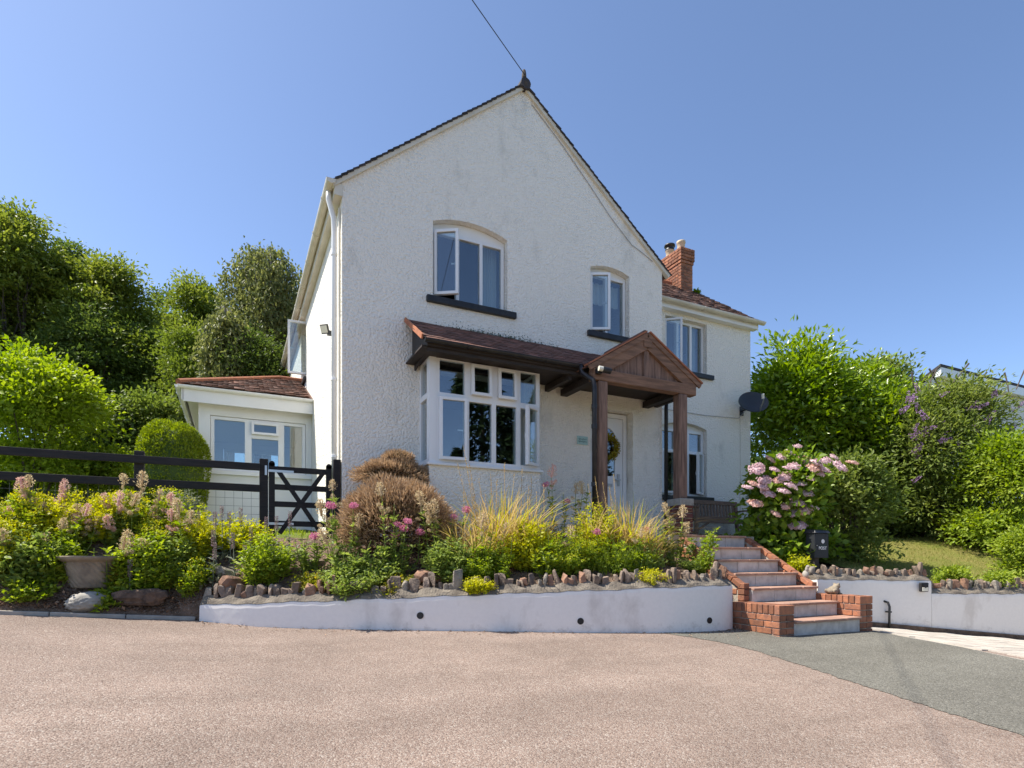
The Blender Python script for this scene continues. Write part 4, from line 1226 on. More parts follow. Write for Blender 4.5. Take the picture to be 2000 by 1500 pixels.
# ------------------------------------------------------------------ bench under the wing window
bench = thing('bench', 'slatted brown wooden bench against the wall below the lower wing window', 'bench', (7.35, .55, FL))
BX0, BX1, BYF, BYB = 6.5, 8.14, .28, .80
for x in (BX0, BX1):
    MB().box((x - .03, BYF - .03, FL), (x + .03, BYF + .03, 1.84)).build('leg', 'bench_wood', bench, bevel=.005)
    MB().bar((x, BYB, FL), (x, BYB + .08, 2.06), .06, .06, up=(0, 1, 0)).build('leg', 'bench_wood', bench, bevel=.005)
    MB().box((x - .035, BYF - .06, 1.84), (x + .035, BYB + .05, 1.87)).build('arm', 'bench_wood', bench, bevel=.006)
    MB().box((x - .02, BYF, 1.35), (x + .02, BYB, 1.40)).build('stretcher', 'bench_wood', bench)
for k in range(5):
    y = BYF + .02 + k * .1
    MB().box((BX0 + .0, y - .04, 1.625), (BX1 - .0, y + .04, 1.65)).build('seat_slat', 'bench_wood', bench, bevel=.004)
MB().box((BX0 + .031, BYF - .02, 1.555), (BX1 - .031, BYF + .01, 1.622)).build('apron', 'bench_wood', bench)
MB().box((BX0 + .03, BYB + .045, 1.98), (BX1 - .03, BYB + .085, 2.06)).build('top_rail', 'bench_wood', bench, bevel=.005)
MB().box((BX0 + .03, BYB + .02, 1.68), (BX1 - .03, BYB + .055, 1.74)).build('lower_rail', 'bench_wood', bench, bevel=.005)
for k in range(18):
    x = BX0 + .10 + k * (BX1 - BX0 - .2) / 17
    MB().bar((x, BYB + .04, 1.735), (x, BYB + .066, 1.985), .05, .014, up=(0, 1, 0)).build('back_slat', 'bench_wood', bench)
# bracing curve under the arm on the right
for x in (BX0, BX1):
    MB().bar((x - .3 * (1 if x > 7 else -1), BYF, 1.56), (x, BYF, 1.40), .03, .04, up=(0, 1, 0)).build('brace', 'bench_wood', bench)

# ------------------------------------------------------------------ satellite dish, lights, sign, wreath, cables
dish = thing('satellite_dish', 'dark grey satellite dish on the right corner of the wing', 'satellite dish', (8.68, .97, 4.1))
prof = []
R_ = .31
Md = Matrix.Translation((8.34, .62, 4.06)) @ Matrix.Rotation(R(-14), 4, 'Z') @ Matrix.Rotation(R(-18), 4, 'Y') @ Matrix.Rotation(R(58), 4, 'X') @ Matrix.Diagonal((1.0, .88, 1, 1))
db = MB(); vs = []; fs = []
for r_, sgn in [(i / 6 * R_, 1) for i in range(7)]:
    pass
prof = [(.001, .0)] + [(R_ * i / 7, .085 * (i / 7) ** 2) for i in range(1, 8)] + [(R_ * 1.02, .088), (R_ * 1.02, .075)] + [(R_ * i / 7, .085 * (i / 7) ** 2 - .012) for i in range(7, 0, -1)] + [(.001, -.012)]
db.lathe(prof, seg=32).xform(Md).build('reflector', 'dark_metal', dish, smooth=True)
arm0 = Md @ Vector((0, -.30, .04)); arm1 = Md @ Vector((0, -.30, .36))
MB().tube([Md @ Vector((0, -.28, .05)), Md @ Vector((0, -.22, .36))], .013, 8).build('feed_arm', 'steel', dish)
MB().tube([Md @ Vector((0, -.20, .33)), Md @ Vector((0, -.13, .40))], .028, 10).build('receiver', 'lens', dish)
MB().tube([Md @ Vector((0, 0, -.01)), (8.34, .72, 4.03), (8.38, .80, 4.02), (8.45, .998, 4.02)], .022, 10).build('mount', 'dark_metal', dish)
MB().box((8.40, .985, 3.93), (8.50, .999, 4.12)).build('wall_plate', 'dark_metal', dish)
tag(MB().tube([(5.5, .985, 3.80), (6.4, .985, 3.83), (7.4, .985, 3.82), (8.35, .985, 3.86), (8.40, .985, 3.9), (8.62, .985, 4.1)], .006, 6).build('wall_cable', 'grey_cable'), 'thin cable running across the wing wall below the upper window', 'cable')
tag(MB().tube([(8.40, .985, 3.88), (8.41, .985, 2.6), (8.40, .985, 1.3)], .006, 6).build('wall_cable', 'cream_paint'), 'thin pale cable running down the wing wall from the satellite dish', 'cable')
wc = [(2.86, -.012, 7.92), (3.4, -.012, 7.47), (3.9, -.012, 7.0), (4.35, -.012, 6.55), (4.78, -.012, 6.20), (5.0, -.012, 6.12), (5.22, -.012, 6.02)]
tag(MB().tube(wc, .006, 6).build('wall_cable', 'grey_cable'), 'thin grey cable hanging below the right verge of the gable', 'cable')
tag(MB().tube([(2.715, -.05, 8.30), (1.42, -.99, 8.14), (-2.5, -3.97, 7.65), (-9, -8.9, 7.2), (-17, -15, 7.1)], .006, 6).build('telephone_line', 'cable'), 'black overhead telephone line running up from the gable finial', 'cable')
pole = thing('telegraph_pole', 'wooden telegraph pole at the far end of the overhead line', 'pole', (-17, -15, -1.6))
MB().tube([(-17, -15, -1.6), (-17, -15, 7.4)], [.14, .1], 12).build('pole', 'bark', pole)
MB().box((-17.5, -15.05, 6.9), (-16.5, -14.95, 7.0)).build('crossarm', 'bark', pole)
lamp = thing('flood_light', 'small grey flood light on the sunlit left wall of the house', 'light', (-.02, .72, 4.1))
Mx = Matrix.Translation((-.12, .72, 4.18)) @ Matrix.Rotation(R(50), 4, 'Z') @ Matrix.Rotation(R(-25), 4, 'Y')
MB().box((-.02, -.06, -.065), (.02, .06, .065)).xform(Mx).build('housing', 'dark_metal', lamp, bevel=.008)
MB().box((-.026, -.048, -.05), (-.021, .048, .05)).xform(Mx).build('glass', 'lens', lamp)
MB().box((-.085, .69, 4.10), (-.001, .75, 4.16)).build('bracket', 'dark_metal', lamp)
sec = thing('security_camera', 'black and white security camera on the left end of the porch beam', 'camera', (3.35, -1.10, 3.55))
MB().box((3.31, -1.14, 3.49), (3.39, -1.081, 3.57)).build('mount', 'black_paint', sec, bevel=.006)
MB().tube([(3.37, -1.18, 3.54), (3.49, -1.20, 3.525)], .043, 14).build('body', 'black_paint', sec)
MB().tube([(3.31, -1.17, 3.55), (3.369, -1.18, 3.545)], .036, 14).build('lens_cap', 'lens', sec)
sign = thing('house_sign', 'small pale green glass name plate on the front wall beside the porch', 'sign', (3.78, -.01, 2.72))
MB().box((3.685, -.022, 2.725), (3.885, -.010, 2.86)).build('plate', 'sign_glass', sign, bevel=.003)
sc = MB()
for zc, ph in ((2.81, 0), (2.772, 2)):
    sc.tube([(3.71 + i * .005, -.024, zc + .011 * math.sin(i * 1.15 + ph) * (1 + .5 * math.sin(i * .45))) for i in range(31)], .0028, 4)
sc.build('lettering', 'sign_ink', sign)
for x in (3.70, 3.87):
    MB().tube([(x, -.03, 2.792), (x, -.002, 2.792)], .006, 8).build('stud', 'steel', sign)
# wreath on the door
wre = thing('wreath', 'round wreath of yellow green leaves hanging on the front door', 'wreath', (4.38, .12, 2.74))
rs_ = np.random.RandomState(2); n = 1300
th = rs_.uniform(0, 6.283, n); r_ = .165 + rs_.normal(0, .03, n)
P = np.stack([4.38 + r_ * np.cos(th), .125 + rs_.normal(0, .022, n), 2.76 + r_ * np.sin(th)], 1)
A = np.stack([np.cos(th), -np.abs(rs_.normal(.4, .5, n)), np.sin(th)], 1) + rs_.normal(0, .6, (n, 3))
put('leaves', leaf_mesh('wreath_leaves', P, A, rdir(rs_, n), rs_.uniform(.03, .06, n), .02, 'wreath_leaf'), wre)
MB().tube([(4.38 + .165 * math.cos(a * .3927), .14, 2.76 + .165 * math.sin(a * .3927)) for a in range(17)], .014, 6).build('ring', 'bark', wre)
# bulkhead light and black pipe on the right wall
bl = thing('wall_light', 'small black and white bulkhead light on the right white wall', 'light', (7.43, -3.12, .47))
Mb = Matrix.Translation((7.43, -3.135, .475)) @ Matrix.Rotation(R(-17.5), 4, 'Z')
MB().box((-.062, -.045, -.065), (.062, .0, .065)).xform(Mb).build('housing', 'black_paint', bl, bevel=.012)
MB().box((-.045, -.053, -.055), (.045, -.046, .0)).xform(Mb).build('diffuser', 'lens', bl, bevel=.003)
MB().add([(-.055, -.055, .05), (.055, -.055, .05), (0, -.06, -.012), (-.055, -.046, .05), (.055, -.046, .05), (0, -.046, -.012)], [(0, 1, 2), (5, 4, 3), (0, 3, 4, 1), (1, 4, 5, 2), (2, 5, 3, 0)]).xform(Mb).build('eyelid', 'dark_metal', bl)
pc = atY(1735, 1225, -2.98)
pX = float(pc[0]); yb = float(np.interp(pX, [p[0] for p in WALL_R], [p[1] for p in WALL_R]))
pg0 = float(gz(pX, yb))
pp = thing('cable_duct', 'short black plastic cable duct rising up the right white wall', 'pipe', (pX, yb - .05, pg0))
MB().tube([(pX - .005, yb - .06, pg0 - .02), (pX, yb - .055, pg0 + .16), (pX + .015, yb - .05, pg0 + .30), (pX + .012, yb - .03, pg0 + .36), (pX + .0, yb + .02, pg0 + .375)], .016, 8).build('duct', 'black_paint', pp, smooth=True)
MB().box((pX - .012, yb - .075, pg0 + .22), (pX + .026, yb - .005, pg0 + .24)).build('clip', 'black_paint', pp)
# post box on its stake
bp = atY(1598, 1092, -2.35)
PBX, PBY = float(bp[0]), -2.35
pz = Tz(PBX, PBY)
box_ = thing('post_box', 'black metal post box lettered POST on a wooden stake by the steps', 'post box', (PBX, PBY, pz), rz=0)
zb_ = .87 + 0.02
zb0 = float(atY(1598, 1090, PBY)[2]); zt0 = float(atY(1598, 1042, PBY)[2])
Mp = Matrix.Translation((PBX, PBY, 0)) @ Matrix.Rotation(R(-7), 4, 'Z')
MB().box((-.13, -.06, zb0), (.13, .10, zt0)).xform(Mp).build('body', 'dark_metal', box_, bevel=.006)
MB().add([(-.145, -.085, zt0 + .002), (.145, -.085, zt0 + .002), (.145, .115, zt0 + .002), (-.145, .115, zt0 + .002), (-.13, -.06, zt0 + .04), (.13, -.06, zt0 + .04), (.13, .11, zt0 + .065), (-.13, .11, zt0 + .065)],
         [(0, 3, 2, 1), (4, 5, 6, 7), (0, 1, 5, 4), (1, 2, 6, 5), (2, 3, 7, 6), (3, 0, 4, 7)]).xform(Mp).build('lid', 'dark_metal', box_, bevel=.004)
zm = (zb0 + zt0) / 2
MB().box((-.122, -.064, zb0 + .01), (.122, -.061, zt0 - .012)).xform(Mp).build('door', 'dark_metal', box_)
MB().lathe([(.001, 0), (.024, 0), (.03, .003), (.03, .006), (.001, .006)], seg=18).xform(Mp @ Matrix.Translation((.015, -.0645, zm + .062)) @ Matrix.Rotation(R(90), 4, 'X')).build('emblem', 'white_lettering', box_)
MB().tube([(.015 + .052 * math.cos(a), -.0665, zm + .045 + .05 * math.sin(a)) for a in [i * .2 - 2.6 for i in range(12)]], .0035, 5).xform(Mp).build('emblem', 'sign_ink', box_)
MB().tube([(-.095, -.075, zm + .0), (-.095, -.06, zm + .0)], .008, 8).xform(Mp).build('lock', 'steel', box_)
cu_ = bpy.data.curves.new('lettering', 'FONT'); cu_.body = 'POST'; cu_.size = .062; cu_.extrude = .0015; cu_.align_x = 'CENTER'; cu_.offset = .0012
to = bpy.data.objects.new('lettering_curve', cu_); COL.objects.link(to)
bpy.context.view_layer.update()
tme = bpy.data.meshes.new_from_object(to.evaluated_get(bpy.context.evaluated_depsgraph_get()))
bpy.data.objects.remove(to)
tme.transform(Mp @ Matrix.Translation((.012, -.0665, zm - .055)) @ Matrix.Rotation(R(90), 4, 'X'))
tme.materials.clear(); tme.materials.append(MATS['white_lettering'])
put('lettering', tme, box_)
MB().box((-.10, -.03, pz - .2), (-.02, .05, zb0 - .001)).xform(Mp).build('stake', 'bark', box_)
# frog and pale ornament on the right cheek wall
frog = thing('frog_ornament', 'carved stone frog sitting on the right brick pillar', 'ornament', (5.64, -3.05, .42))
def blob(parts, name, m, parent, seed=0):
    bm = bmesh.new()
    for (c, r_, rot) in parts:
        M = Matrix.Translation(c) @ Euler(rot).to_matrix().to_4x4() @ Matrix.Diagonal((*r_, 1))
        bmesh.ops.create_icosphere(bm, subdivisions=3, radius=1, matrix=M)
    me = bpy.data.meshes.new(name); bm.to_mesh(me); bm.free()
    me.materials.append(MATS[m]); me.polygons.foreach_set('use_smooth', [True] * len(me.polygons))
    o = put(name, me, parent)
    rm = o.modifiers.new('remesh', 'REMESH'); rm.mode = 'VOXEL'; rm.voxel_size = .006; rm.use_smooth_shade = True
    return o
fx, fy, fz = 5.63, -3.05, .42
blob([((fx, fy, fz + .055), (.075, .06, .05), (0, -.35, 0)), ((fx + .055, fy - .01, fz + .10), (.045, .045, .032), (0, .1, 0)), ((fx + .06, fy - .035, fz + .128), (.016, .016, .016), (0, 0, 0)), ((fx + .06, fy + .02, fz + .128), (.016, .016, .016), (0, 0, 0)),
      ((fx - .02, fy - .055, fz + .035), (.055, .022, .034), (0, .3, .2)), ((fx - .02, fy + .055, fz + .035), (.055, .022, .034), (0, .3, -.2)), ((fx + .06, fy - .04, fz + .03), (.016, .018, .045), (0, -.2, 0)), ((fx + .06, fy + .03, fz + .03), (.016, .018, .045), (0, -.2, 0)),
      ((fx + .08, fy - .045, fz + .008), (.03, .02, .009), (0, 0, 0)), ((fx + .08, fy + .035, fz + .008), (.03, .02, .009), (0, 0, 0))], 'body', 'cast_stone', frog)
orn = thing('bird_ornament', 'small white stone figure on the cheek wall behind the frog', 'ornament', (5.60, -2.68, .615))
ox, oy, oz = 5.60, -2.68, .615
blob([((ox, oy, oz + .05), (.035, .045, .055), (0, 0, 0)), ((ox, oy - .02, oz + .12), (.022, .025, .04), (.2, 0, 0)), ((ox, oy - .035, oz + .155), (.02, .028, .02), (0, 0, 0)), ((ox, oy + .01, oz + .004), (.03, .04, .012), (0, 0, 0))], 'body', 'pale_stone', orn)
# planters and loose stones in the left bed
px_, py_ = atY(180, 1110, -.80)[:2]
pot_z = Tz(px_, py_) - .10
pot = thing('planter', 'round tan stone planter with slanting flutes in the left bed', 'planter', (px_, py_, pot_z))
zr_ = float(atY(180, 1086, py_)[2]); H = zr_ - pot_z
prof = [(.18, 0), (.19, .01), (.205, H * .3), (.225, H * .68), (.235, H * .80), (.24, H * .82), (.265, H * .86), (.285, H * .92), (.29, H), (.255, H), (.245, H * .9), (.20, H * .6)]
pm_ = MB().lathe(prof, seg=96)
nv = []
for (x, y, z) in pm_.v:
    r0 = math.hypot(x, y); th = math.atan2(y, x)
    if .02 < z < H * .79 and r0 > .1:
        tw2 = th + z / H * 1.2
        k = 1 + .022 * math.sin(tw2 * 24)
        x *= k; y *= k
    nv.append((x + px_, y + py_, z + pot_z))
pm_.v = nv
# finer rings for the fluting
prof2 = []
for i in range(len(prof) - 1):
    n_ = 8 if i in (1, 2, 3) else 2
    for j in range(n_): prof2.append(tuple(a + (b - a) * j / n_ for a, b in zip(prof[i], prof[i + 1])))
prof2.append(prof[-1])
pm_ = MB().lathe(prof2, seg=120); nv = []
for (x, y, z) in pm_.v:
    r0 = math.hypot(x, y); th = math.atan2(y, x)
    if .02 < z < H * .79 and r0 > .1:
        k = 1 + .03 * math.sin((th + z / H * 1.3) * 26); x *= k; y *= k
    nv.append((x + px_, y + py_, z + pot_z))
pm_.v = nv
pm_.build('pot', 'cast_stone', pot, smooth=True)
MB().lathe([(.001, H * .84), (.24, H * .84)], (px_, py_, pot_z), 24).build('soil', 'soil', pot)
qx, qy = atY(160, 1070, -.15)[:2]; qz = Tz(qx, qy); qt = float(atY(160, 1050, qy)[2])
pot2 = thing('planter', 'glossy black planter behind the fluted stone planter', 'planter', (qx, qy, qz))
hq = qt - qz + .02
MB().lathe([(.15, -.05), (.19, hq * .5), (.20, hq * .85), (.225, hq * .87), (.225, hq), (.20, hq), (.19, hq * .7)], (qx, qy, qz), 40).build('pot', 'pot_black', pot2, smooth=True)
MB().lathe([(.001, hq * .8), (.2, hq * .8)], (qx, qy, qz), 24).build('soil', 'soil', pot2)
sx, sy = atY(172, 1185, -1.07)[:2]
o = put('boulder', stone_mesh(41, 'pale_stone', 1.0, 4), None, Matrix.Translation((sx, sy, Tz(sx, sy) + .03)) @ Matrix.Rotation(.35, 4, 'Z') @ Euler((0, -.12, 0)).to_matrix().to_4x4() @ Matrix.Diagonal((.40, .22, .17, 1)))
o.data.polygons.foreach_set('use_smooth', [True] * len(o.data.polygons)); tag(o, 'smooth pale oval boulder at the edge of the left bed', 'boulder')
sx, sy = atY(275, 1200, -1.03)[:2]
o = put('log', stone_mesh(43, 'log_bark', .5, 3), None, Matrix.Translation((sx, sy, Tz(sx, sy) + .05)) @ Matrix.Rotation(-.05, 4, 'Z') @ Matrix.Diagonal((.47, .20, .17, 1)))
tag(o, 'rough dark brown log lying at the drive edge right of the pale boulder', 'log')
def rock(px, py, Y, s, label, m, seed, rot=0, dz=.02):
    x, y = atY(px, py, Y)[:2]
    o = put('rock', stone_mesh(seed, m, .55, 2), None, Matrix.Translation((x, y, Tz(x, y) + dz)) @ Euler((rot * .4, rot * .3, rot)).to_matrix().to_4x4() @ Matrix.Diagonal((*s, 1)))
    tag(o, label, 'rock', 'loose rocks in the flower bed')
rock(845, 1118, -1.75, (.34, .16, .14), 'reddish flat rock leaning behind the wall stones near the drain hole', 'stone_b', 51, .3, .05)
rock(440, 1100, -.9, (.2, .16, .13), 'grey rock beside the woolly grey plant in the left bed', 'stone_c', 52, .8)
rock(612, 1095, -.95, (.22, .14, .1), 'dark rock on bare soil in front of the gate', 'stone_a', 53, .2)
rock(455, 1150, -1.1, (.24, .16, .17), 'brown angular rock at the left end of the white wall', 'stone_b', 54, .5, .04)
rock(1030, 1100, -1.7, (.2, .14, .12), 'pale brown rock among the green leaves in the middle bed', 'stone_a', 55, .9)
# ------------------------------------------------------------------ vegetation helpers
def lump(rs, D, amp=.16, freq=3.0, k=5):
    f = np.ones(len(D))
    for _ in range(k):
        w = rs.normal(0, freq, 3); f += amp / k * 2 * np.sin(D @ w + rs.uniform(0, 6.28))
    return f
def clump_points(rs, lobes, n, sigma, per=38, inner=.45):
    """leaves gathered in clumps through the outer volume of several lobes"""
    vol = np.array([(l[3] * l[4] * l[5]) ** (2 / 3) for l in lobes]); vol /= vol.sum()
    Ps = []; Os = []
    for l, w in zip(lobes, vol):
        m = max(20, int(n * w)); k = max(4, m // per)
        D = rdir(rs, k); D[:, 2] = np.where(D[:, 2] < -.55, -D[:, 2], D[:, 2])
        rad = inner + (1 - inner) * rs.uniform(0, 1, k) ** .6
        C = np.array(l[:3]) + D * np.array(l[3:6]) * (rad * lump(rs, D))[:, None]
        idx = rs.randint(0, k, m)
        sg = sigma * rs.uniform(.6, 1.5, k)[idx][:, None]
        off = np.clip(rs.normal(0, 1, (m, 3)), -1.6, 1.6) * sg * np.array([1.1, 1.1, .55])
        Ps.append(C[idx] + off); Os.append(nrm(D[idx] * .6 + nrm(off) * .8))
    return np.concatenate(Ps), np.concatenate(Os)
def crown_mesh(name, rs, lobes, n, sigma, L, W, m, droop=-.15, per=38, inner=.45, flat=.5):
    P, O = clump_points(rs, lobes, n, sigma, per, inner)
    k = len(P)
    A = O + rs.normal(0, .6, (k, 3)); A[:, 2] += droop
    Nn = rs.normal(0, .7, (k, 3)) + np.array([-.45, .1, 1.1])
    Nn += O * flat
    s = rs.uniform(.5, 1.6, k)
    return leaf_mesh(name, P, A, Nn, L * s, W * s, m)
def trunk_mesh(name, rs, base, top, r0, lobes, m, seg=8):
    mb = MB(); base = np.array(base); top = np.array(top)
    pts = [base + (top - base) * t + np.append(rs.normal(0, .05, 2) * np.linalg.norm(top - base) * .2 * t, 0) for t in np.linspace(0, 1, 7)]
    mb.tube(pts, [r0 * (1.25 if i == 0 else 1 - .85 * i / 6) for i in range(7)], seg)
    for l in lobes:
        c = np.array(l[:3]); j = rs.randint(2, 5); s = pts[j]
        mid = (s + c) / 2 + np.array([0, 0, -.1]) * np.linalg.norm(c - s)
        mb.tube([s, mid, c], [r0 * .42, r0 * .25, r0 * .06], 6)
        for _ in range(3):
            e = c + rs.normal(0, .6, 3) * np.array(l[3:6]); mb.tube([mid, (mid + e) / 2 + rs.normal(0, .1, 3), e], [r0 * .2, r0 * .1, r0 * .03], 5)
    return mb.mesh(name, m)
def tree(name, label, cat, px, pytop, d, wpx, pybot, seed, leaf='leaf_ash', n=26000, L=.17, sigma=.22, nl=46, group='trees behind the garden', bark='bark', inner=.35, per=75, bd=1.0):
    """tree whose crown stands at distance d, its top and width taken from the photo"""
    n = int(n * 2.2); L = L * .60
    rs = np.random.RandomState(seed)
    tp = atD(px, pytop, d); bt = atD(px, pybot, d); Wd = wpx / FPX * d / 2
    x, y = tp[:2]; z0 = Tz(x, y); H = tp[2]; zb = max(bt[2], z0 + .3)
    lobes = [(x, y, zb + (H - zb) * .55, Wd * .45, Wd * .45 * bd, (H - zb) * .3)]
    for k in range(nl):
        D = rdir(rs, 1)[0]; f = rs.uniform(.45, 1) ** .5; t = .5 + .5 * D[2] * f
        taper = 1 - .45 * max(0, t - .5) * 2
        rl = Wd * rs.uniform(.12, .34)
        lobes.append((x + D[0] * f * Wd * .92 * taper, y + D[1] * f * Wd * .92 * bd * taper, zb + rl * .6 + (H - zb - rl * 1.5) * t, rl * 1.15, rl * 1.15 * bd, rl * rs.uniform(.55, .85)))
    lobes.append((x + rs.normal(0, .15) * Wd, y, H - Wd * .22, Wd * .2, Wd * .2, Wd * .22))
    t = thing(name, label, cat, (x, y, z0), group)
    put('trunk', trunk_mesh('trunk', rs, (x, y, z0 - .2), (x, y, zb + (H - zb) * .75), max(.06, Wd * .085), lobes, bark), t)
    put('crown', crown_mesh('crown', rs, lobes, n, sigma, L, L * .5, leaf, inner=inner, per=per), t)
    return t
G1 = 'trees beyond the garden fence'
tree('ash_tree', 'tallest broad green tree at the far left edge', 'tree', 30, 405, 17, 260, 860, 11, 'leaf_ash', 30000, .18, group=G1)
tree('ash_tree', 'second tall tree from the left edge, dark behind its neighbours', 'tree', 130, 470, 21, 230, 860, 12, 'leaf_dark', 24000, .19, group=G1)
tree('ash_tree', 'rounded green tree sloping down to the right of the tallest trees', 'tree', 235, 515, 18, 230, 880, 13, 'leaf_ash', 30000, .18, group=G1)
tree('ash_tree', 'dark tree in the dip left of the birch', 'tree', 330, 570, 23, 170, 880, 14, 'leaf_dark', 20000, .2, group=G1)
tree('ash_tree', 'lighter green tree just left of the tall birch', 'tree', 400, 556, 21, 170, 860, 15, 'leaf_ash', 22000, .18, group=G1)
tree('ash_tree', 'dark low tree in front of the left woodland', 'tree', 165, 600, 16.5, 190, 900, 16, 'leaf_dark', 20000, .16, group=G1)
tree('ash_tree', 'shaded tree behind the gap above the clipped topiary', 'tree', 300, 640, 17.5, 150, 900, 17, 'leaf_dark', 20000, .15, group=G1)
tree('ash_tree', 'small leafy tree above the left end of the lean-to roof', 'tree', 380, 640, 16, 130, 880, 18, 'leaf_ash', 14000, .13, group=G1)
tree('ash_tree', 'dense dark bushy tree directly above the lean-to ridge', 'tree', 500, 652, 15, 110, 820, 19, 'leaf_dark', 16000, .11, sigma=.22, group=G1)
tree('ash_tree', 'dark tree partly hidden behind the open side window', 'tree', 570, 600, 21, 120, 850, 20, 'leaf_dark', 14000, .17, group=G1)
tree('ash_tree', 'tree cut off by the left edge behind the bright bush', 'tree', -70, 520, 19, 240, 880, 22, 'leaf_ash', 20000, .18, group=G1)
# birch: hanging strands
def birch(label, px, pytop, d, wpx, pybot, seed, nstr=420, leaf='leaf_birch'):
    rs = np.random.RandomState(seed)
    tp = atD(px, pytop, d); x, y = tp[:2]; z0 = Tz(x, y); H = tp[2]; Wd = wpx / FPX * d / 2; zb = atD(px, pybot, d)[2]
    t = thing('birch_tree', label, 'tree', (x, y, z0), G1)
    mb = MB(); top = np.array([x, y, H - .4])
    pts = [np.array([x, y, z0 - .2]) + (top - np.array([x, y, z0 - .2])) * k + np.append(rs.normal(0, .08, 2) * k, 0) for k in np.linspace(0, 1, 8)]
    mb.tube(pts, [.16 * (1 - .9 * k) + .012 for k in np.linspace(0, 1, 8)], 8)
    Ps = []; As = []
    for k in range(nstr):
        th = rs.uniform(0, 6.283); f = rs.uniform(.12, 1) ** .8; hz = zb + (H - zb) * rs.uniform(.28, 1) ** .9
        env = Wd * min(1, 1.25 * math.sin(math.pi * min(.97, max(.10, (H - hz) / (H - zb) * .8 + .12))))
        s = np.array([x + math.cos(th) * env * f, y + math.sin(th) * env * f, min(hz, H - .2 * f)])
        if k % 8 == 0:
            j = pts[rs.randint(3, 8)]; mb.tube([j, (j + s) / 2 + np.array([0, 0, .25]), s], [.035, .02, .006], 5)
        Ln = rs.uniform(.5, 1.5); m = int(34 * Ln)
        u = rs.uniform(0, 1, m)[:, None]
        drift = rs.normal(0, .12, 2)
        P = s + np.concatenate([u * drift + rs.normal(0, .07, (m, 2)), -u * Ln + rs.normal(0, .05, (m, 1))], 1)
        Ps.append(P); A = rs.normal(0, .5, (m, 3)); A[:, 2] -= .9; As.append(A)
    put('trunk', mb.mesh('trunk', 'pale_bark'), t)
    P = np.concatenate(Ps); A = np.concatenate(As)
    put('crown', leaf_mesh('crown', P, A, rdir(rs, len(P)), rs.uniform(.09, .15, len(P)), .06, leaf), t)
birch('tall weeping birch tree with hanging twigs left of the house', 520, 478, 17, 165, 760, 31, 520)
birch('shorter pale birch with drooping branches left of the tall birch', 445, 600, 14.5, 95, 800, 32, 240)
def bush(name, label, cat, c, r, n, L, W, m, seed, sigma=.12, nl=5, inner=.5, group=None, core=None, stems=7, droop=-.05, zbase=None, per=26, lobeamp=.55, skirt=1.0):
    """shrub: several lobes of leaves on a handful of stems"""
    rs = np.random.RandomState(seed)
    c = np.array(c, float); r = np.array(r, float)
    lobes = [(c[0], c[1], c[2], r[0] * .72, r[1] * .72, r[2] * .8)]
    for k in range(nl):
        D = rdir(rs, 1)[0]; D[2] = abs(D[2]) * .9 - .15
        p = c + D * r * lobeamp; s = rs.uniform(.36, .55)
        lobes.append((*p, r[0] * s, r[1] * s, r[2] * s))
    z0 = Tz(c[0], c[1]) if zbase is None else zbase
    for k in range(6):
        a = k * 1.05; lobes.append((c[0] + math.cos(a) * r[0] * .5, c[1] + math.sin(a) * r[1] * .5, max(z0 + r[2] * .22, c[2] - r[2] * .72), r[0] * .42 * skirt, r[1] * .42 * skirt, r[2] * .34))
    n = int(n * 1.35)
    t = thing(name, label, cat, (c[0], c[1], z0), group)
    mb = MB()
    for k in range(stems):
        e = lobes[k % len(lobes)]; b = np.array([c[0] + rs.normal(0, r[0] * .12), c[1] + rs.normal(0, r[1] * .12), z0 - .05])
        e = np.array(e[:3]) + rs.normal(0, .3, 3) * np.array(e[3:6])
        mb.tube([b, (b * .4 + e * .6) + rs.normal(0, .05, 3) * r, e], [.02 + .012 * r[0], .014, .004], 5)
    put('stems', mb.mesh('stems', 'bark'), t)
    P, O = clump_points(rs, lobes, n, sigma, per, inner)
    ok = P[:, 2] > T(P[:, 0], P[:, 1]) + .01
    P, O = P[ok], O[ok]; k = len(P)
    A = O + rs.normal(0, .55, (k, 3)); A[:, 2] += droop
    Nn = rs.normal(0, .6, (k, 3)) + np.array([-.5, -.1, .9]); Nn += O * .5
    s = rs.uniform(.7, 1.3, k)
    put('foliage', leaf_mesh('foliage', P, A, Nn, L * s, W * s, m), t)
    return t, lobes, rs
def bush_px(name, label, cat, px, py0, py1, wpx, d, depth, *a, **kw):
    """shrub spanning py0..py1 and wpx in the photo when it stands at distance d"""
    c = atD(px, (py0 + py1) / 2, d); s = d / FPX
    return bush(name, label, cat, c, (wpx / 2 * s, depth, (py1 - py0) / 2 * s), *a, **kw)
# left, behind the fence
G2 = 'shrubs behind the fence'
bush_px('bright_shrub', 'bright lime green bush at the left edge behind the fence', 'shrub', 60, 700, 950, 210, 9.6, 1.0, 15000, .085, .05, 'leaf_bright', 61, sigma=.13, nl=18, group=G2, lobeamp=.85)
bush_px('low_hedge', 'low sunlit hedge between the bright bush and the topiary', 'hedge', 195, 868, 960, 190, 10.5, .5, 8000, .07, .04, 'leaf_green', 62, sigma=.12, group=G2)
bush_px('shrub', 'dark shrub in the shade behind the low hedge', 'shrub', 215, 780, 920, 200, 13, .8, 9000, .10, .055, 'leaf_dark', 63, sigma=.2, group=G2)
bush_px('shrub', 'shaded leafy shrub just left of the lean-to', 'shrub', 300, 770, 900, 130, 13.5, .8, 8000, .10, .055, 'leaf_mid', 64, sigma=.2, group=G2)
bush_px('shrub', 'dark shrub behind the fence at the left edge', 'shrub', -20, 850, 980, 240, 11, .6, 8000, .09, .05, 'leaf_dark', 65, sigma=.17, group=G2)
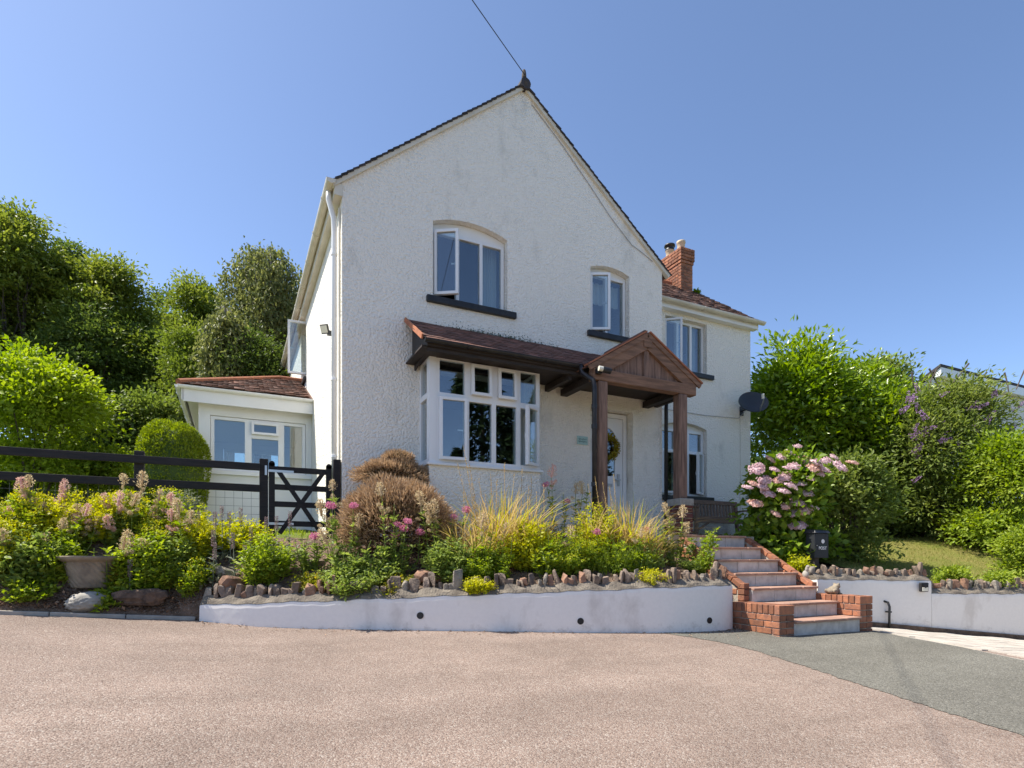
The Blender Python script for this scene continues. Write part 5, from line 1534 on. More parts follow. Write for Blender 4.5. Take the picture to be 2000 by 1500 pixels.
# clipped topiary dome
def topiary():
    rs = np.random.RandomState(70); d = 9.6
    c = atD(340, 905, d); rx = 60 / FPX * d; z0 = Tz(c[0], c[1]); ztop = atD(340, 826, d)[2]
    t = thing('topiary', 'clipped dome shaped green topiary bush beside the lean-to', 'topiary', (c[0], c[1], z0))
    n = 20000; D = rdir(rs, n)
    D = np.sign(D) * np.abs(D) ** .72; hz = (ztop - z0) / 2
    f = (1 + .035 * np.sin(D @ rs.normal(0, 4, 3)) + .03 * np.sin(D @ rs.normal(0, 6, 3))) * rs.uniform(.9, 1.0, n)
    P = np.array([c[0], c[1], z0 + hz]) + D * np.array([rx, rx, hz]) * f[:, None]
    A = D + rs.normal(0, .7, (n, 3)); A[:, 2] += .3
    put('foliage', leaf_mesh('foliage', P, A, D + rs.normal(0, .8, (n, 3)), rs.uniform(.03, .06, n), .022, 'leaf_topiary'), t)
    mb = MB().tube([(c[0], c[1], z0 - .1), (c[0], c[1], z0 + hz * 1.5)], [.06, .02], 8)
    bm = bmesh.new(); bmesh.ops.create_icosphere(bm, subdivisions=3, radius=1)
    for v in bm.verts:
        q = np.array(v.co); q = np.sign(q) * np.abs(q) ** .72
        v.co = (c[0] + q[0] * rx * .86, c[1] + q[1] * rx * .86, z0 + hz + q[2] * hz * .86)
    me = bpy.data.meshes.new('inner_growth'); bm.to_mesh(me); bm.free(); me.materials.append(MATS['leaf_dark'])
    put('inner_growth', me, t); put('trunk', mb.mesh('trunk', 'bark'), t)
topiary()
# right: laurel hedge, buddleia, shrubs
G3 = 'shrubs along the right boundary'
bush_px('laurel_bush', 'tall glossy laurel hedge immediately right of the house wing', 'hedge', 1550, 672, 1020, 230, 13.6, 1.5, 20000, .15, .06, 'leaf_laurel', 81, sigma=.22, nl=12, group=G3, lobeamp=.6)
bush_px('laurel_bush', 'glossy laurel bush sloping down towards the lilac flowered shrub', 'hedge', 1680, 712, 1020, 190, 13.2, 1.3, 15000, .14, .058, 'leaf_laurel', 82, sigma=.2, nl=10, group=G3, lobeamp=.6)
bush_px('tree', 'dull green tree top showing above the laurel bush', 'tree', 1700, 690, 900, 130, 17, 1.0, 9000, .13, .06, 'leaf_mid', 83, sigma=.25, nl=7, group=G3)
t, lobes, rs = bush_px('buddleia', 'tall untidy shrub with small lilac flower spikes in front of the neighbouring house', 'shrub', 1855, 740, 1040, 250, 12.2, 1.0, 17000, .11, .035, 'leaf_mid', 84, sigma=.2, nl=12, group=G3, lobeamp=.68)
def panicle(rs, n=90, Ln=.2, r=.028):
    u = rs.uniform(0, 1, n); th = rs.uniform(0, 6.283, n); rad = r * (1 - u * .8)
    P = np.stack([rad * np.cos(th), rad * np.sin(th), u * Ln], 1)
    A = np.stack([np.cos(th), np.sin(th), np.full(n, .3)], 1)
    return P, A
pans = []
for k in range(3):
    P, A = panicle(np.random.RandomState(k)); pans.append(leaf_mesh('flower_spike', P, A, rdir(np.random.RandomState(k + 5), len(P)), .022, .016, 'flower_lilac'))
for k in range(34):
    px = rs.uniform(1745, 1975); py = rs.uniform(760, 900) if rs.rand() < .7 else rs.uniform(740, 960)
    q = atD(px, py, 12.2 - rs.uniform(.6, 1.1))
    D = Vector((rs.normal(0, .6), rs.normal(-.3, .4), rs.uniform(.1, 1))).normalized()
    put('flower_spike', pans[k % 3], t, Matrix.Translation(q) @ D.to_track_quat('Z', 'Y').to_matrix().to_4x4() @ Matrix.Scale(rs.uniform(.8, 1.4), 4))
for (px, py, dx, dy) in ((1795, 745, -14, -18), (1812, 742, 18, -20), (1835, 735, -20, -15), (1862, 722, 30, -12), (1985, 735, 18, -16), (1970, 740, -8, -12), (1905, 735, 22, -8)):
    a = atD(px, py + 25, 12); b = atD(px + dx, py + dy, 12.1); MB().tube([a, (a + b) / 2 + rs.normal(0, .02, 3), b], [.012, .012, .02], 5).build('bare_shoot', 'bark', t)
bush_px('bright_shrub', 'bright yellow green shrub at the right edge beside the lawn', 'shrub', 1955, 840, 1070, 200, 11.0, .8, 15000, .085, .04, 'leaf_bright', 85, sigma=.14, nl=10, group=G3, lobeamp=.65)
bush_px('shrub', 'leafy green shrub between the lilac shrub and the lawn', 'shrub', 1800, 870, 1045, 150, 13.0, .7, 11000, .08, .045, 'leaf_mid', 86, sigma=.16, nl=8, group=G3)
bush_px('yellow_shrub', 'low yellow and orange tinted shrub at the far edge of the lawn', 'shrub', 1890, 990, 1052, 120, 12.0, .4, 6000, .06, .03, 'autumn_leaf', 87, sigma=.09, nl=6, group=G3)
bush_px('shrub', 'dark shrub in deep shade behind the lawn', 'shrub', 1740, 960, 1045, 170, 13.4, .6, 9000, .09, .045, 'leaf_dark', 88, sigma=.16, nl=6, group=G3)
bush_px('shrub', 'shrub with pale bare stems at the right edge above the low wall', 'shrub', 2000, 1030, 1125, 70, 9.6, .35, 4000, .06, .03, 'leaf_green', 89, sigma=.1, nl=6, group=G3)
bush_px('weed', 'leafy weeds growing over the step in the right wall', 'weeds', 1862, 1105, 1150, 75, 8.7, .2, 1800, .05, .025, 'leaf_green', 90, sigma=.05, nl=5, stems=4)
bush_px('weed', 'small weeds along the top of the lower right wall', 'weeds', 1955, 1118, 1146, 90, 8.8, .15, 1500, .045, .022, 'leaf_green', 91, sigma=.05, nl=5, stems=4)
# weigela beside the hydrangea
t, lobes, rs = bush_px('weigela', 'tall loose green shrub right of the pink hydrangea', 'shrub', 1660, 880, 1115, 150, 9.5, .6, 11000, .08, .038, 'leaf_mid', 92, sigma=.12, nl=13, group='shrubs behind the post box', lobeamp=.72, stems=14, skirt=.7)
# hydrangea: leaves and flower heads
t, lobes, rs = bush_px('hydrangea', 'pink hydrangea bush with many flower heads beside the steps', 'shrub', 1528, 880, 1108, 185, 9.1, .66, 6000, .115, .085, 'leaf_hydrangea', 93, sigma=.1, nl=12, group='shrubs behind the post box', lobeamp=.62, per=14, skirt=1.35)
def flower_head(seed, m, r=.10):
    rs = np.random.RandomState(seed); n = 260
    D = rdir(rs, n); D[:, 2] = np.abs(D[:, 2]) * .8 + .08
    P = D * np.array([r, r, r * .5]) * (rs.uniform(.55, 1.08, n) * lump(rs, D, .25, 3))[:, None]
    A = rs.normal(0, 1, (n, 3)); A -= D * np.sum(A * D, 1)[:, None]
    V, F = leaf_arrays(P - nrm(A) * .012, A, D + rs.normal(0, .5, (n, 3)), rs.uniform(.02, .038, n), .026, .15)
    dm = MB().lathe([(r * .8, 0), (r * .66, r * .16), (r * .36, r * .26), (.002, r * .29)], seg=8)
    dF = np.array([f_ for f_ in dm.f]); dT = np.concatenate([dF[:, [0, 1, 2]], dF[:, [0, 2, 3]]])
    V, F = join_tris([(V, F), (np.array(dm.v), dT)])
    return fast_mesh('flower_head', V, F, m)
heads = [flower_head(k, ('flower_mauve', 'flower_mauve', 'flower_blush', 'flower_mauve')[k]) for k in range(4)]
for k, (px, py) in enumerate([(1558, 872), (1542, 885), (1503, 898), (1526, 893), (1482, 910), (1552, 912), (1520, 940), (1532, 932), (1494, 938), (1460, 953), (1470, 945), (1488, 950), (1545, 950), (1565, 946), (1535, 990), (1556, 982), (1562, 1027), (1550, 1030), (1588, 915), (1628, 893), (1612, 900), (1605, 918), (1665, 905), (1590, 992), (1600, 925), (1478, 918), (1572, 900), (1512, 918), (1537, 915), (1500, 965), (1515, 1005), (1575, 965), (1583, 935), (1548, 1003), (1475, 985), (1530, 960), (1595, 905), (1640, 912), (1572, 1000)]):
    q = atD(px, py, 8.42 + rs.uniform(-.08, .08) + (.3 if py < 905 else 0))
    D = Vector((rs.normal(-.2, .25), -.55 + rs.normal(0, .15), .9)).normalized()
    put('flower_head', heads[k % 4], t, Matrix.Translation(q) @ D.to_track_quat('Z', 'Y').to_matrix().to_4x4() @ Matrix.Scale(rs.uniform(.65, 1.15), 4))
q = atD(1517, 985, 8.6)


# ------------------------------------------------------------------ flower bed plants
def mound(label, px, Y, wpx, h, n, L, W, m, seed, fl=None, nf=0, name='leafy_plant', cat='plant', group='low plants in the flower bed', spread=.6, up=.5):
    rs = np.random.RandomState(seed); x, y = atY(px, 1000, Y)[:2]; z = Tz(x, y)
    d = (x - CAM[0]) * .4369 + (y - CAM[1]) * .8995; r = wpx / 2 / FPX * d
    t = thing(name, label, cat, (x, y, z), group)
    h = h * (1.4 if h > .15 else 1.1); ns = max(16, int(wpx * .62)); per_ = max(6, int(n * 1.25) // ns)
    th = rs.uniform(0, 6.283, ns); f = rs.uniform(0, 1, ns) ** .55
    tipx = np.cos(th) * r * f; tipy = np.sin(th) * r * spread * 1.3 * f
    hh = h * np.sqrt(np.maximum(0, 1 - (f * .85) ** 2)) * rs.uniform(.6, 1.25, ns)
    bx = x + tipx * .55 + rs.normal(0, .02, ns); by = y + tipy * .55 + rs.normal(0, .02, ns); bz = T(bx, by) - .01
    ex = x + tipx * 1.05; ey = y + tipy * 1.05; ez = bz + hh
    B0 = np.stack([bx, by, bz], 1); E0 = np.stack([ex, ey, ez], 1); mid0 = (B0 + E0) / 2 + rs.normal(0, .02, (ns, 3))
    mb = MB()
    for i in range(ns): mb.tube([B0[i], mid0[i], E0[i]], [.0045, .0035, .002], 4, caps=False)
    idx = np.repeat(np.arange(ns), per_); u = rs.uniform(.18, 1.03, len(idx))[:, None]
    P = B0[idx] * (1 - u) ** 2 + 2 * mid0[idx] * u * (1 - u) + E0[idx] * u ** 2
    th2 = rs.uniform(0, 6.283, len(idx)); D2 = np.stack([np.cos(th2), np.sin(th2), rs.uniform(-.15, .7, len(idx)) * (.5 + up)], 1)
    P = P + D2 * np.array([1, 1, .3]) * (rs.uniform(.1, .9, len(idx)) * L)[:, None]
    g_ = T(P[:, 0], P[:, 1]); P[:, 2] = np.maximum(P[:, 2], g_ + .008)
    m_n = len(P); A = D2 + rs.normal(0, .35, (m_n, 3))
    Nn = rs.normal(0, .5, (m_n, 3)) + np.array([-.45, -.15, 1.0])
    s = rs.uniform(.5, 1.5, m_n) * np.interp(u[:, 0], [.18, .6, 1], [1.15, 1, .7])
    put('foliage', leaf_mesh('foliage', P, A, Nn, L * s, W * s, m), t)
    if fl:
        j = rs.randint(0, ns, nf); Q = E0[j] + rs.normal(0, .028, (nf, 3)) * np.array([1, 1, .6]) + np.array([0, 0, .012])
        put('flowers', leaf_mesh('flowers', Q, rs.normal(0, 1, (nf, 3)) + np.array([0, 0, .6]), rdir(rs, nf), .018, .014, fl), t)['kind'] = 'stuff'
    put('stems', mb.mesh('stems', 'leaf_green'), t)
    return t
hd = {}
def seed_head(seed, m, kind):
    """fluffy conical head of a valerian stem"""
    rs = np.random.RandomState(seed); n = 150
    u = rs.uniform(0, 1, n) ** .8; th = rs.uniform(0, 6.283, n)
    prof = np.interp(u, [0, .3, .7, 1], [.025, .055, .042, .012]) if kind == 'cone' else np.interp(u, [0, .5, 1], [.03, .048, .02])
    Ln = .15 if kind == 'cone' else .055
    rad = prof * rs.uniform(.4, 1.05, n)
    P = np.stack([rad * np.cos(th), rad * np.sin(th), u * Ln], 1)
    A = np.stack([np.cos(th), np.sin(th), np.full(n, .9)], 1) + rs.normal(0, .4, (n, 3))
    V, F = leaf_arrays(P, A, rdir(rs, n), rs.uniform(.012, .026, n), .011)
    pr = [(.02, 0), (.03, Ln * .3), (.024, Ln * .7), (.006, Ln)] if kind == 'cone' else [(.022, 0), (.034, Ln * .5), (.012, Ln * .95)]
    dm = MB().lathe(pr, seg=6); dF = np.array(dm.f); dT = np.concatenate([dF[:, [0, 1, 2]], dF[:, [0, 2, 3]]])
    V, F = join_tris([(V, F), (np.array(dm.v) * np.array([.5, .5, 1]), dT)])
    return fast_mesh('flower_head', V, F, m)
CONES = [seed_head(k, 'flower_cream', 'cone') for k in range(3)]
PINKS = [seed_head(k + 9, 'flower_pink', 'flat') for k in range(2)]
BLUSH = [seed_head(k + 19, 'flower_blush', 'cone') for k in range(2)]
def valerian(label, px, Y, tops, seed, leaf='leaf_valerian', lean=.12, leaves=16, L=.075, extra=6, group='tall flowering plants in the bed'):
    """stems rising to the given photo heights, each with paired leaves and a flower head ('c' cream, 'p' pink, 'b' blush, '-' none)"""
    rs = np.random.RandomState(seed); x, y = atY(px, 1000, Y)[:2]; z = Tz(x, y)
    t = thing('valerian', label, 'plant', (x, y, z), group)
    mb = MB(); Ps = []; As = []
    for i, (tx, ty, kind) in enumerate(list(tops) + [(px + rs.uniform(-45, 45), None, '-') for _ in range(extra)]):
        yy = Y + rs.uniform(-.12, .12)
        e = atY(tx, ty if ty else 1000, yy)
        if ty is None: e[2] = z + rs.uniform(.18, .42)
        b = np.array([x + (e[0] - x) * .45 + rs.normal(0, .03), y + rs.normal(0, .05), 0]); b[2] = Tz(b[0], b[1]) - .02
        mid = (b + e) / 2 + rs.normal(0, .025, 3)
        mb.tube([b, mid, e], [.006, .005, .0035], 5)
        H = e[2] - b[2]; m = int(leaves * max(.6, H / .5))
        u = np.sort(rs.uniform(.06, .88, m)); th = np.arange(m) * 2.4 + rs.uniform(0, 6)
        S = b + (e - b) * u[:, None] + np.sin(u * math.pi)[:, None] * (mid - (b + e) / 2)
        Ps.append(np.repeat(S, 2, 0)); D = np.stack([np.cos(th), np.sin(th), rs.uniform(.1, .8, m)], 1); D2 = D * np.array([-1, -1, 1])
        As.append(np.stack([D, D2], 1).reshape(-1, 3))
        if kind != '-':
            me = {'c': CONES, 'p': PINKS, 'b': BLUSH}[kind]; me = me[i % len(me)]
            tk = (e - mid); D = (Vector(tk).normalized() + Vector((rs.normal(0, .2), rs.normal(0, .2), .3))).normalized()
            put('flower_head', me, t, Matrix.Translation(e - np.array([0, 0, .02])) @ D.to_track_quat('Z', 'Y').to_matrix().to_4x4() @ Matrix.Scale(rs.uniform(.8, 1.25), 4))
            if kind in 'cb':
                for _ in range(3):
                    e2 = b + (e - b) * rs.uniform(.72, .9); sd = Vector((rs.normal(0, 1), rs.normal(0, 1), .8)).normalized()
                    put('flower_head', me, t, Matrix.Translation(Vector(e2) + sd * .03) @ sd.to_track_quat('Z', 'Y').to_matrix().to_4x4() @ Matrix.Scale(rs.uniform(.35, .6), 4))
    P = np.concatenate(Ps); A = np.concatenate(As); n = len(P)
    Nn = rs.normal(0, .35, (n, 3)); Nn[:, 2] += 1
    s = rs.uniform(.6, 1.3, n)
    put('leaves', leaf_mesh('leaves', P, A, Nn, L * s, L * .42 * s, leaf), t)
    put('stems', mb.mesh('stems', 'leaf_valerian'), t)
    return t
def blades(rs, B, D, H, bend, w, seg=5, droop=.6):
    """arching strap leaves: base B, horizontal direction D, height H"""
    n = len(B); us = np.linspace(0, 1, seg); rows = []
    side = np.stack([-D[:, 1], D[:, 0], np.zeros(n)], 1)
    for u in us:
        out = bend * (u ** 2); up = H * (u - droop * .5 * u ** 3 * (bend / np.maximum(H, .01)))
        c = B + D * out[:, None]; c[:, 2] += up
        wd = w * (1 - u ** 2.2) + .0008
        rows.append(np.stack([c - side * wd[:, None] * .5 if np.ndim(wd) else c - side * wd * .5, c + side * (wd[:, None] if np.ndim(wd) else wd) * .5], 1))
    V = np.stack(rows, 1).reshape(n, seg * 2, 3)
    f = []
    for k in range(seg - 1): f.append([2 * k, 2 * k + 1, 2 * k + 3, 2 * k + 2])
    F = (np.arange(n)[:, None, None] * seg * 2 + np.array(f)[None]).reshape(-1, 4)
    return V.reshape(-1, 3), F
def grass_clump(label, px, Y, wpx, h, n, seed, mats=('leaf_gold', 'leaf_straw', 'leaf_gold', 'leaf_lime'), stalks=(), name='ornamental_grass', w=.016, lean=.45):
    rs = np.random.RandomState(seed); x, y = atY(px, 1000, Y)[:2]; z = Tz(x, y)
    d = (x - CAM[0]) * .4369 + (y - CAM[1]) * .8995; r = wpx / 2 / FPX * d
    t = thing(name, label, 'grass', (x, y, z), 'grass clumps in the flower bed')
    for j, m in enumerate(mats):
        k = n // len(mats); th = rs.uniform(0, 6.283, k); f = rs.uniform(0, 1, k) ** .6
        B = np.stack([x + np.cos(th) * r * .55 * f, y + np.sin(th) * r * .35 * f, np.zeros(k)], 1); B[:, 2] = T(B[:, 0], B[:, 1]) - .01
        th2 = th + rs.normal(0, .7, k); D = np.stack([np.cos(th2), np.sin(th2), np.zeros(k)], 1)
        H = h * rs.uniform(.3, 1.08, k) * rs.choice([.8, 1, 1], k)
        V, F = blades(rs, B, D, H, H * np.abs(rs.normal(lean * 1.35, .38, k)), np.full(k, w) * 1.0 if 0 else w * 1.0, 6)
        put('blades', fast_mesh('blades', V, F, m), t)
    if stalks:
        mb = MB(); Ps = []; As = []
        for (sx, sy) in stalks:
            e = atY(sx, sy, Y + rs.uniform(-.1, .1)); b = np.array([x + (e[0] - x) * .6, y, z]); mid = (b + e) / 2 + rs.normal(0, .02, 3)
            mb.tube([b, mid, e], [.004, .003, .002], 4)
            m = 26; u = rs.uniform(.62, 1, m); th = rs.uniform(0, 6.28, m)
            Ps.append(mid + (e - mid) * ((u - .5) * 2)[:, None]); As.append(np.stack([np.cos(th) * .6, np.sin(th) * .6, np.full(m, .8)], 1))
        put('stalks', mb.mesh('stalks', 'leaf_straw'), t)
        P = np.concatenate(Ps); put('seed_heads', leaf_mesh('seed_heads', P, np.concatenate(As), rdir(rs, len(P)), .022, .009, 'flower_cream' if 0 else 'leaf_straw'), t)
    return t
def spikes(label, px, Y, tops, seed, base=True, name='woolly_plant', group='plants with upright flower spikes'):
    """grey woolly rosette with upright spikes"""
    rs = np.random.RandomState(seed); x, y = atY(px, 1000, Y)[:2]; z = Tz(x, y)
    t = thing(name, label, 'plant', (x, y, z), group)
    mb = MB(); Pl = []; Al = []
    for i, (tx, ty) in enumerate(tops):
        yy = Y + rs.uniform(-.08, .08); e = atY(tx, ty, yy); b = np.array([e[0] + rs.normal(0, .02), yy, 0]); b[2] = Tz(b[0], b[1])
        mb.tube([b, (b + e) / 2, e], [.005, .004, .003], 5)
        n = 120; u = rs.uniform(0, 1, n); th = rs.uniform(0, 6.283, n); Ln = min(.18, (e[2] - b[2]) * .55)
        P = e + np.stack([np.cos(th) * .010, np.sin(th) * .010, (u - 1) * Ln], 1)
        A = np.stack([np.cos(th), np.sin(th), np.full(n, .5)], 1)
        put('flower_spike', leaf_mesh('flower_spike', P, A, rdir(rs, n), .014, .012, 'flower_spike'), t)
        m = 8; u = rs.uniform(.05, .5, m); th = rs.uniform(0, 6.28, m)
        Pl.append(b + (e - b) * u[:, None]); Al.append(np.stack([np.cos(th), np.sin(th), np.full(m, .4)], 1))
    if base:
        n = 90; th = rs.uniform(0, 6.28, n); r_ = rs.uniform(0, .22, n)
        P = np.stack([x + np.cos(th) * r_, y + np.sin(th) * r_ * .6, np.zeros(n)], 1); P[:, 2] = T(P[:, 0], P[:, 1]) + rs.uniform(0, .06, n)
        Pl.append(P); Al.append(np.stack([np.cos(th), np.sin(th), rs.uniform(.1, 1, n)], 1))
    P = np.concatenate(Pl); A = np.concatenate(Al); n = len(P); Nn = rs.normal(0, .3, (n, 3)); Nn[:, 2] += 1
    put('leaves', leaf_mesh('leaves', P, A, Nn, rs.uniform(.05, .11, n), .035, 'leaf_grey'), t)
    put('stems', mb.mesh('stems', 'leaf_grey'), t)
def dry_bush(label, c, r, n, seed, knob=None, skirt=None):
    """rounded bush of spent lavender stems: fine dry stalks standing out of a dense dome"""
    rs = np.random.RandomState(seed); z0 = Tz(c[0], c[1])
    t = thing('lavender_bush', label, 'shrub', (c[0], c[1], z0), 'dry lavender bushes')
    doms = [(np.array(c), np.array(r), n)] + ([knob] if knob else [])
    Pa = []; Aa = []; Pc = []; Ac = []; bmv = bmesh.new()
    for cc, rr2, m in doms:
        cc = np.array(cc); rr2 = np.array(rr2)
        D = rdir(rs, m); D[:, 2] = np.where(D[:, 2] < -.35, -D[:, 2], D[:, 2]); f = lump(rs, D, .16, 5)
        Pa.append(cc + D * rr2 * (f * rs.uniform(.80, 1.0, m))[:, None]); Aa.append(D + rs.normal(0, .35, (m, 3)) + np.array([0, 0, .35]))
        k = m // 2; D = rdir(rs, k); D[:, 2] = np.where(D[:, 2] < -.4, -D[:, 2], D[:, 2])
        Pc.append(cc + D * rr2 * rs.uniform(.5, .85, k)[:, None]); Ac.append(D + rs.normal(0, .3, (k, 3)))
    P = np.concatenate(Pa); A = np.concatenate(Aa)
    ok = P[:, 2] > T(P[:, 0], P[:, 1])
    P, A = P[ok], A[ok]; k = len(P)
    put('dry_flowers', leaf_mesh('dry_flowers', P, A, rdir(rs, k), rs.uniform(.04, .10, k), rs.uniform(.007, .014, k), 'dry_bush'), t)
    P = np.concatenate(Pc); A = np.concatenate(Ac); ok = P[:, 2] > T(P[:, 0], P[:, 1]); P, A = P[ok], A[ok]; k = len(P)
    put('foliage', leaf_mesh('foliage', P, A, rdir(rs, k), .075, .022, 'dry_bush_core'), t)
def at3(px, py, Y): return atY(px, py, Y)
c = at3(778, 1030, -.95); d = 7.0
dry_bush('large rounded bush of dry brown flower stems in front of the house corner', (c[0], c[1], c[2] - .05), (.74, .46, .60), 17000, 101)
c = at3(770, 930, -.38)
dry_bush('smaller dry brown bush behind the large one, against the house wall', (c[0], c[1], c[2] - .02), (.46, .26, .20), 7000, 102, knob=((c[0] + .06, c[1] + .02, c[2] + .18), (.19, .15, .13), 2200))
# left bed
G4 = 'lime green mounds in the left bed'
for k, (px, Y, w_, h_, lab) in enumerate([
        (30, -.35, 150, .30, 'lime green frothy mound at the left edge below the fence'),
        (120, -.30, 130, .30, 'lime green frothy mound below the pink seed heads by the fence'),
        (215, -.25, 140, .32, 'lime green frothy mound behind the black planter'),
        (320, -.28, 150, .34, 'lime green frothy mound in front of the topiary'),
        (372, -.55, 110, .28, 'lime green frothy mound left of the purple spikes'),
        (15, -.70, 110, .26, 'yellow green mound left of the fluted planter'),
        (310, -.62, 110, .28, 'yellow green mound right of the fluted planter')]):
    mound(lab, px, Y, w_, h_, 2600, .05, .04, 'leaf_lime' if k % 3 else 'leaf_green', 110 + k, 'flower_lime', 2600, 'ladys_mantle', group=G4)
mound('dark leafy plant spilling towards the drive between pot and log', 290, -.86, 110, .34, 2600, .06, .036, 'leaf_green', 121)
mound('leafy plant at the left edge beside the drive', 40, -.78, 130, .28, 2600, .06, .035, 'leaf_valerian', 122)
mound('small leafy plants on the bark chips at the left edge', 60, -1.0, 90, .14, 700, .045, .028, 'leaf_green', 216)
mound('leafy plant hiding the right side of the fluted planter', 240, -.86, 46, .22, 700, .045, .028, 'autumn_leaf', 217)
mound('leafy plant in front of the fluted planter', 215, -1.03, 60, .08, 400, .05, .03, 'leaf_green', 123)
mound('green leafy plant with purple stems right of the woolly plants', 520, -1.12, 105, .34, 2600, .05, .03, 'leaf_green', 124)
mound('lime green foliage at the wall end below the gate', 465, -.45, 120, .22, 1500, .05, .035, 'leaf_lime', 125, 'flower_lime', 600)
mound('pale feathery plant beside the lean-to corner behind the fence', 352, .45, 85, .42, 2600, .06, .012, 'leaf_grey', 126, up=1.0)
valerian('tall stems with pale pink seed heads at the far left of the bed', 40, -.3, [(45, 962, 'b'), (20, 1010, 'b'), (58, 948, 'c'), (80, 1000, 'c')], 131)
valerian('tall stems with fluffy cream heads left of the black planter', 125, -.35, [(128, 955, 'b'), (110, 985, 'b'), (150, 1010, 'c'), (170, 1035, 'b')], 132)
valerian('tall leafy plant with fluffy cream heads rising in front of the fence post', 245, -.45, [(242, 945, 'c'), (275, 950, 'c'), (205, 985, 'b'), (230, 985, 'b'), (258, 985, 'c'), (215, 1030, 'b')], 133, extra=9)
valerian('leafy plant with cream heads in front of the topiary', 320, -.4, [(310, 975, 'c'), (335, 985, 'b'), (300, 1010, 'b'), (345, 1030, 'c')], 134, extra=8)
valerian('leafy plant with yellowed heads right of the fluted planter', 300, -.75, [(255, 1060, 'c'), (330, 1050, 'c'), (290, 1075, 'c')], 135, extra=10)
valerian('leafy stems at the left edge of the bed near the drive', 25, -.75, [(10, 1060, 'c'), (50, 1080, 'c'), (70, 1060, 'c')], 136, extra=10)
mound('leafy green plant between the fluted planter and the left edge', 105, -.80, 90, .26, 1700, .045, .028, 'leaf_green', 221)
mound('yellow green plant at the drive edge left of the white wall', 375, -.95, 80, .20, 1300, .042, .028, 'leaf_green', 222, 'flower_lime', 300)
mound('leafy plant above the log in the left bed', 335, -.80, 90, .30, 1800, .05, .03, 'leaf_valerian', 223)
valerian('loose leafy stems with cream heads above the pale boulder', 150, -.55, [(140, 1020, 'c'), (165, 1005, 'b'), (120, 1030, 'c'), (185, 1030, 'c')], 224, leaf='leaf_green', extra=14)
valerian('loose leafy stems with cream heads left of the purple spikes', 365, -.7, [(350, 1000, 'c'), (372, 1020, 'c'), (390, 1040, '-'), (335, 1015, 'b')], 225, leaf='leaf_green', extra=14)
valerian('leafy stems with pale heads between the gate and the dry bush', 605, -1.1, [(590, 1040, '-'), (615, 1050, 'p'), (640, 1030, 'c')], 226, extra=10)
spikes('woolly grey plant with six slim purple spikes in front of the lean-to', 430, -.62, [(388, 1000), (420, 1000), (433, 988), (448, 1000), (470, 992), (490, 1030)], 141)
spikes('woolly grey plant with short spikes near the wall end', 415, -.95, [(416, 1035), (419, 1060), (478, 1065), (455, 1040)], 142)
spikes('pair of tall grey flower spikes standing in front of the gate', 555, -.72, [(540, 1008), (566, 998), (520, 1010)], 143)
spikes('lone grey spike beside the fluted planter', 258, -.95, [(254, 1093)], 144, base=False)
# middle bed
valerian('silvery leafy plant with pink flowers left of the dry bush', 665, -1.25, [(650, 955, 'c'), (645, 990, 'p'), (690, 990, 'p'), (628, 1005, 'c'), (700, 1030, 'c')], 151, extra=14)
valerian('leafy plant with bright pink flowers in front of the dry bush', 770, -1.5, [(745, 965, 'c'), (770, 985, '-'), (775, 1025, 'p'), (795, 1020, 'p'), (788, 1035, 'p'), (772, 1048, 'p'), (820, 1042, 'p')], 152, extra=16)
valerian('leafy plant with cream heads right of the dry bush', 865, -1.45, [(822, 985, 'c'), (850, 1000, 'c'), (885, 1010, 'p'), (910, 998, 'p'), (840, 1010, 'c')], 153, extra=14)
mound('low rusty leaved plant behind the wall stones left of the reddish rock', 760, -1.72, 110, .13, 900, .04, .02, 'autumn_leaf', 214)
mound('low rusty leaved plant near the left end of the wall stones', 610, -1.38, 90, .12, 700, .04, .02, 'autumn_leaf', 215)
valerian('low leafy plant filling the bed behind the left wall stones', 690, -1.55, [(640, 1060, 'c'), (725, 1055, '-')], 154, extra=20)
mound('green leafy mound behind the wall stones below the dry bush', 700, -1.60, 150, .22, 2200, .05, .028, 'leaf_valerian', 155)
grass_clump('golden grass clump with tall seed stalks below the bay window', 985, -1.40, 220, 1.02, 700, 161, stalks=[(905, 870), (893, 905), (935, 935), (958, 925), (985, 905), (1005, 925), (1020, 915), (1038, 930), (920, 945), (970, 940), (915, 900)])
grass_clump('arching golden grass clump in front of the left porch post', 1222, -1.75, 180, .92, 520, 162, stalks=[(1162, 930), (1177, 943), (1198, 925), (1190, 950), (1148, 945)])
grass_clump('golden strap leaves beside the dry bush', 890, -1.35, 70, .8, 110, 163, mats=('leaf_gold',))
grass_clump('upright green sword leaves in the middle of the bed', 1060, -1.95, 36, .42, 34, 164, mats=('leaf_green',), w=.022, lean=.2)
valerian('tall stems with pink and cream heads under the bay window corner', 1085, -1.2, [(1077, 930, 'b'), (1068, 948, 'p'), (1107, 980, 'p'), (1100, 965, '-')], 165, extra=6)
valerian('stems with two cream heads left of the porch downpipe', 1130, -1.3, [(1124, 962, 'c'), (1138, 962, 'c'), (1148, 948, '-')], 166, extra=8)
valerian('tall cream headed plant at the foot of the right porch post', 1320, -2.0, [(1333, 1008, 'c'), (1303, 1000, 'c'), (1312, 1030, 'c'), (1285, 1010, '-'), (1262, 1035, 'p'), (1340, 1040, 'c')], 167, extra=9)
grass_clump('low golden grass tuft just right of the dry bush', 930, -1.65, 110, .72, 260, 191, stalks=[(905, 960), (948, 965)])
grass_clump('golden grass tuft between the two large grass clumps', 1050, -1.55, 110, .75, 260, 192, stalks=[(1032, 950), (1062, 945), (1048, 960)])
grass_clump('arching straw coloured grass at the right end of the bed', 1272, -1.95, 100, .62, 220, 193)
grass_clump('golden grass tuft at the foot of the left porch post', 1160, -1.65, 90, .80, 200, 194)
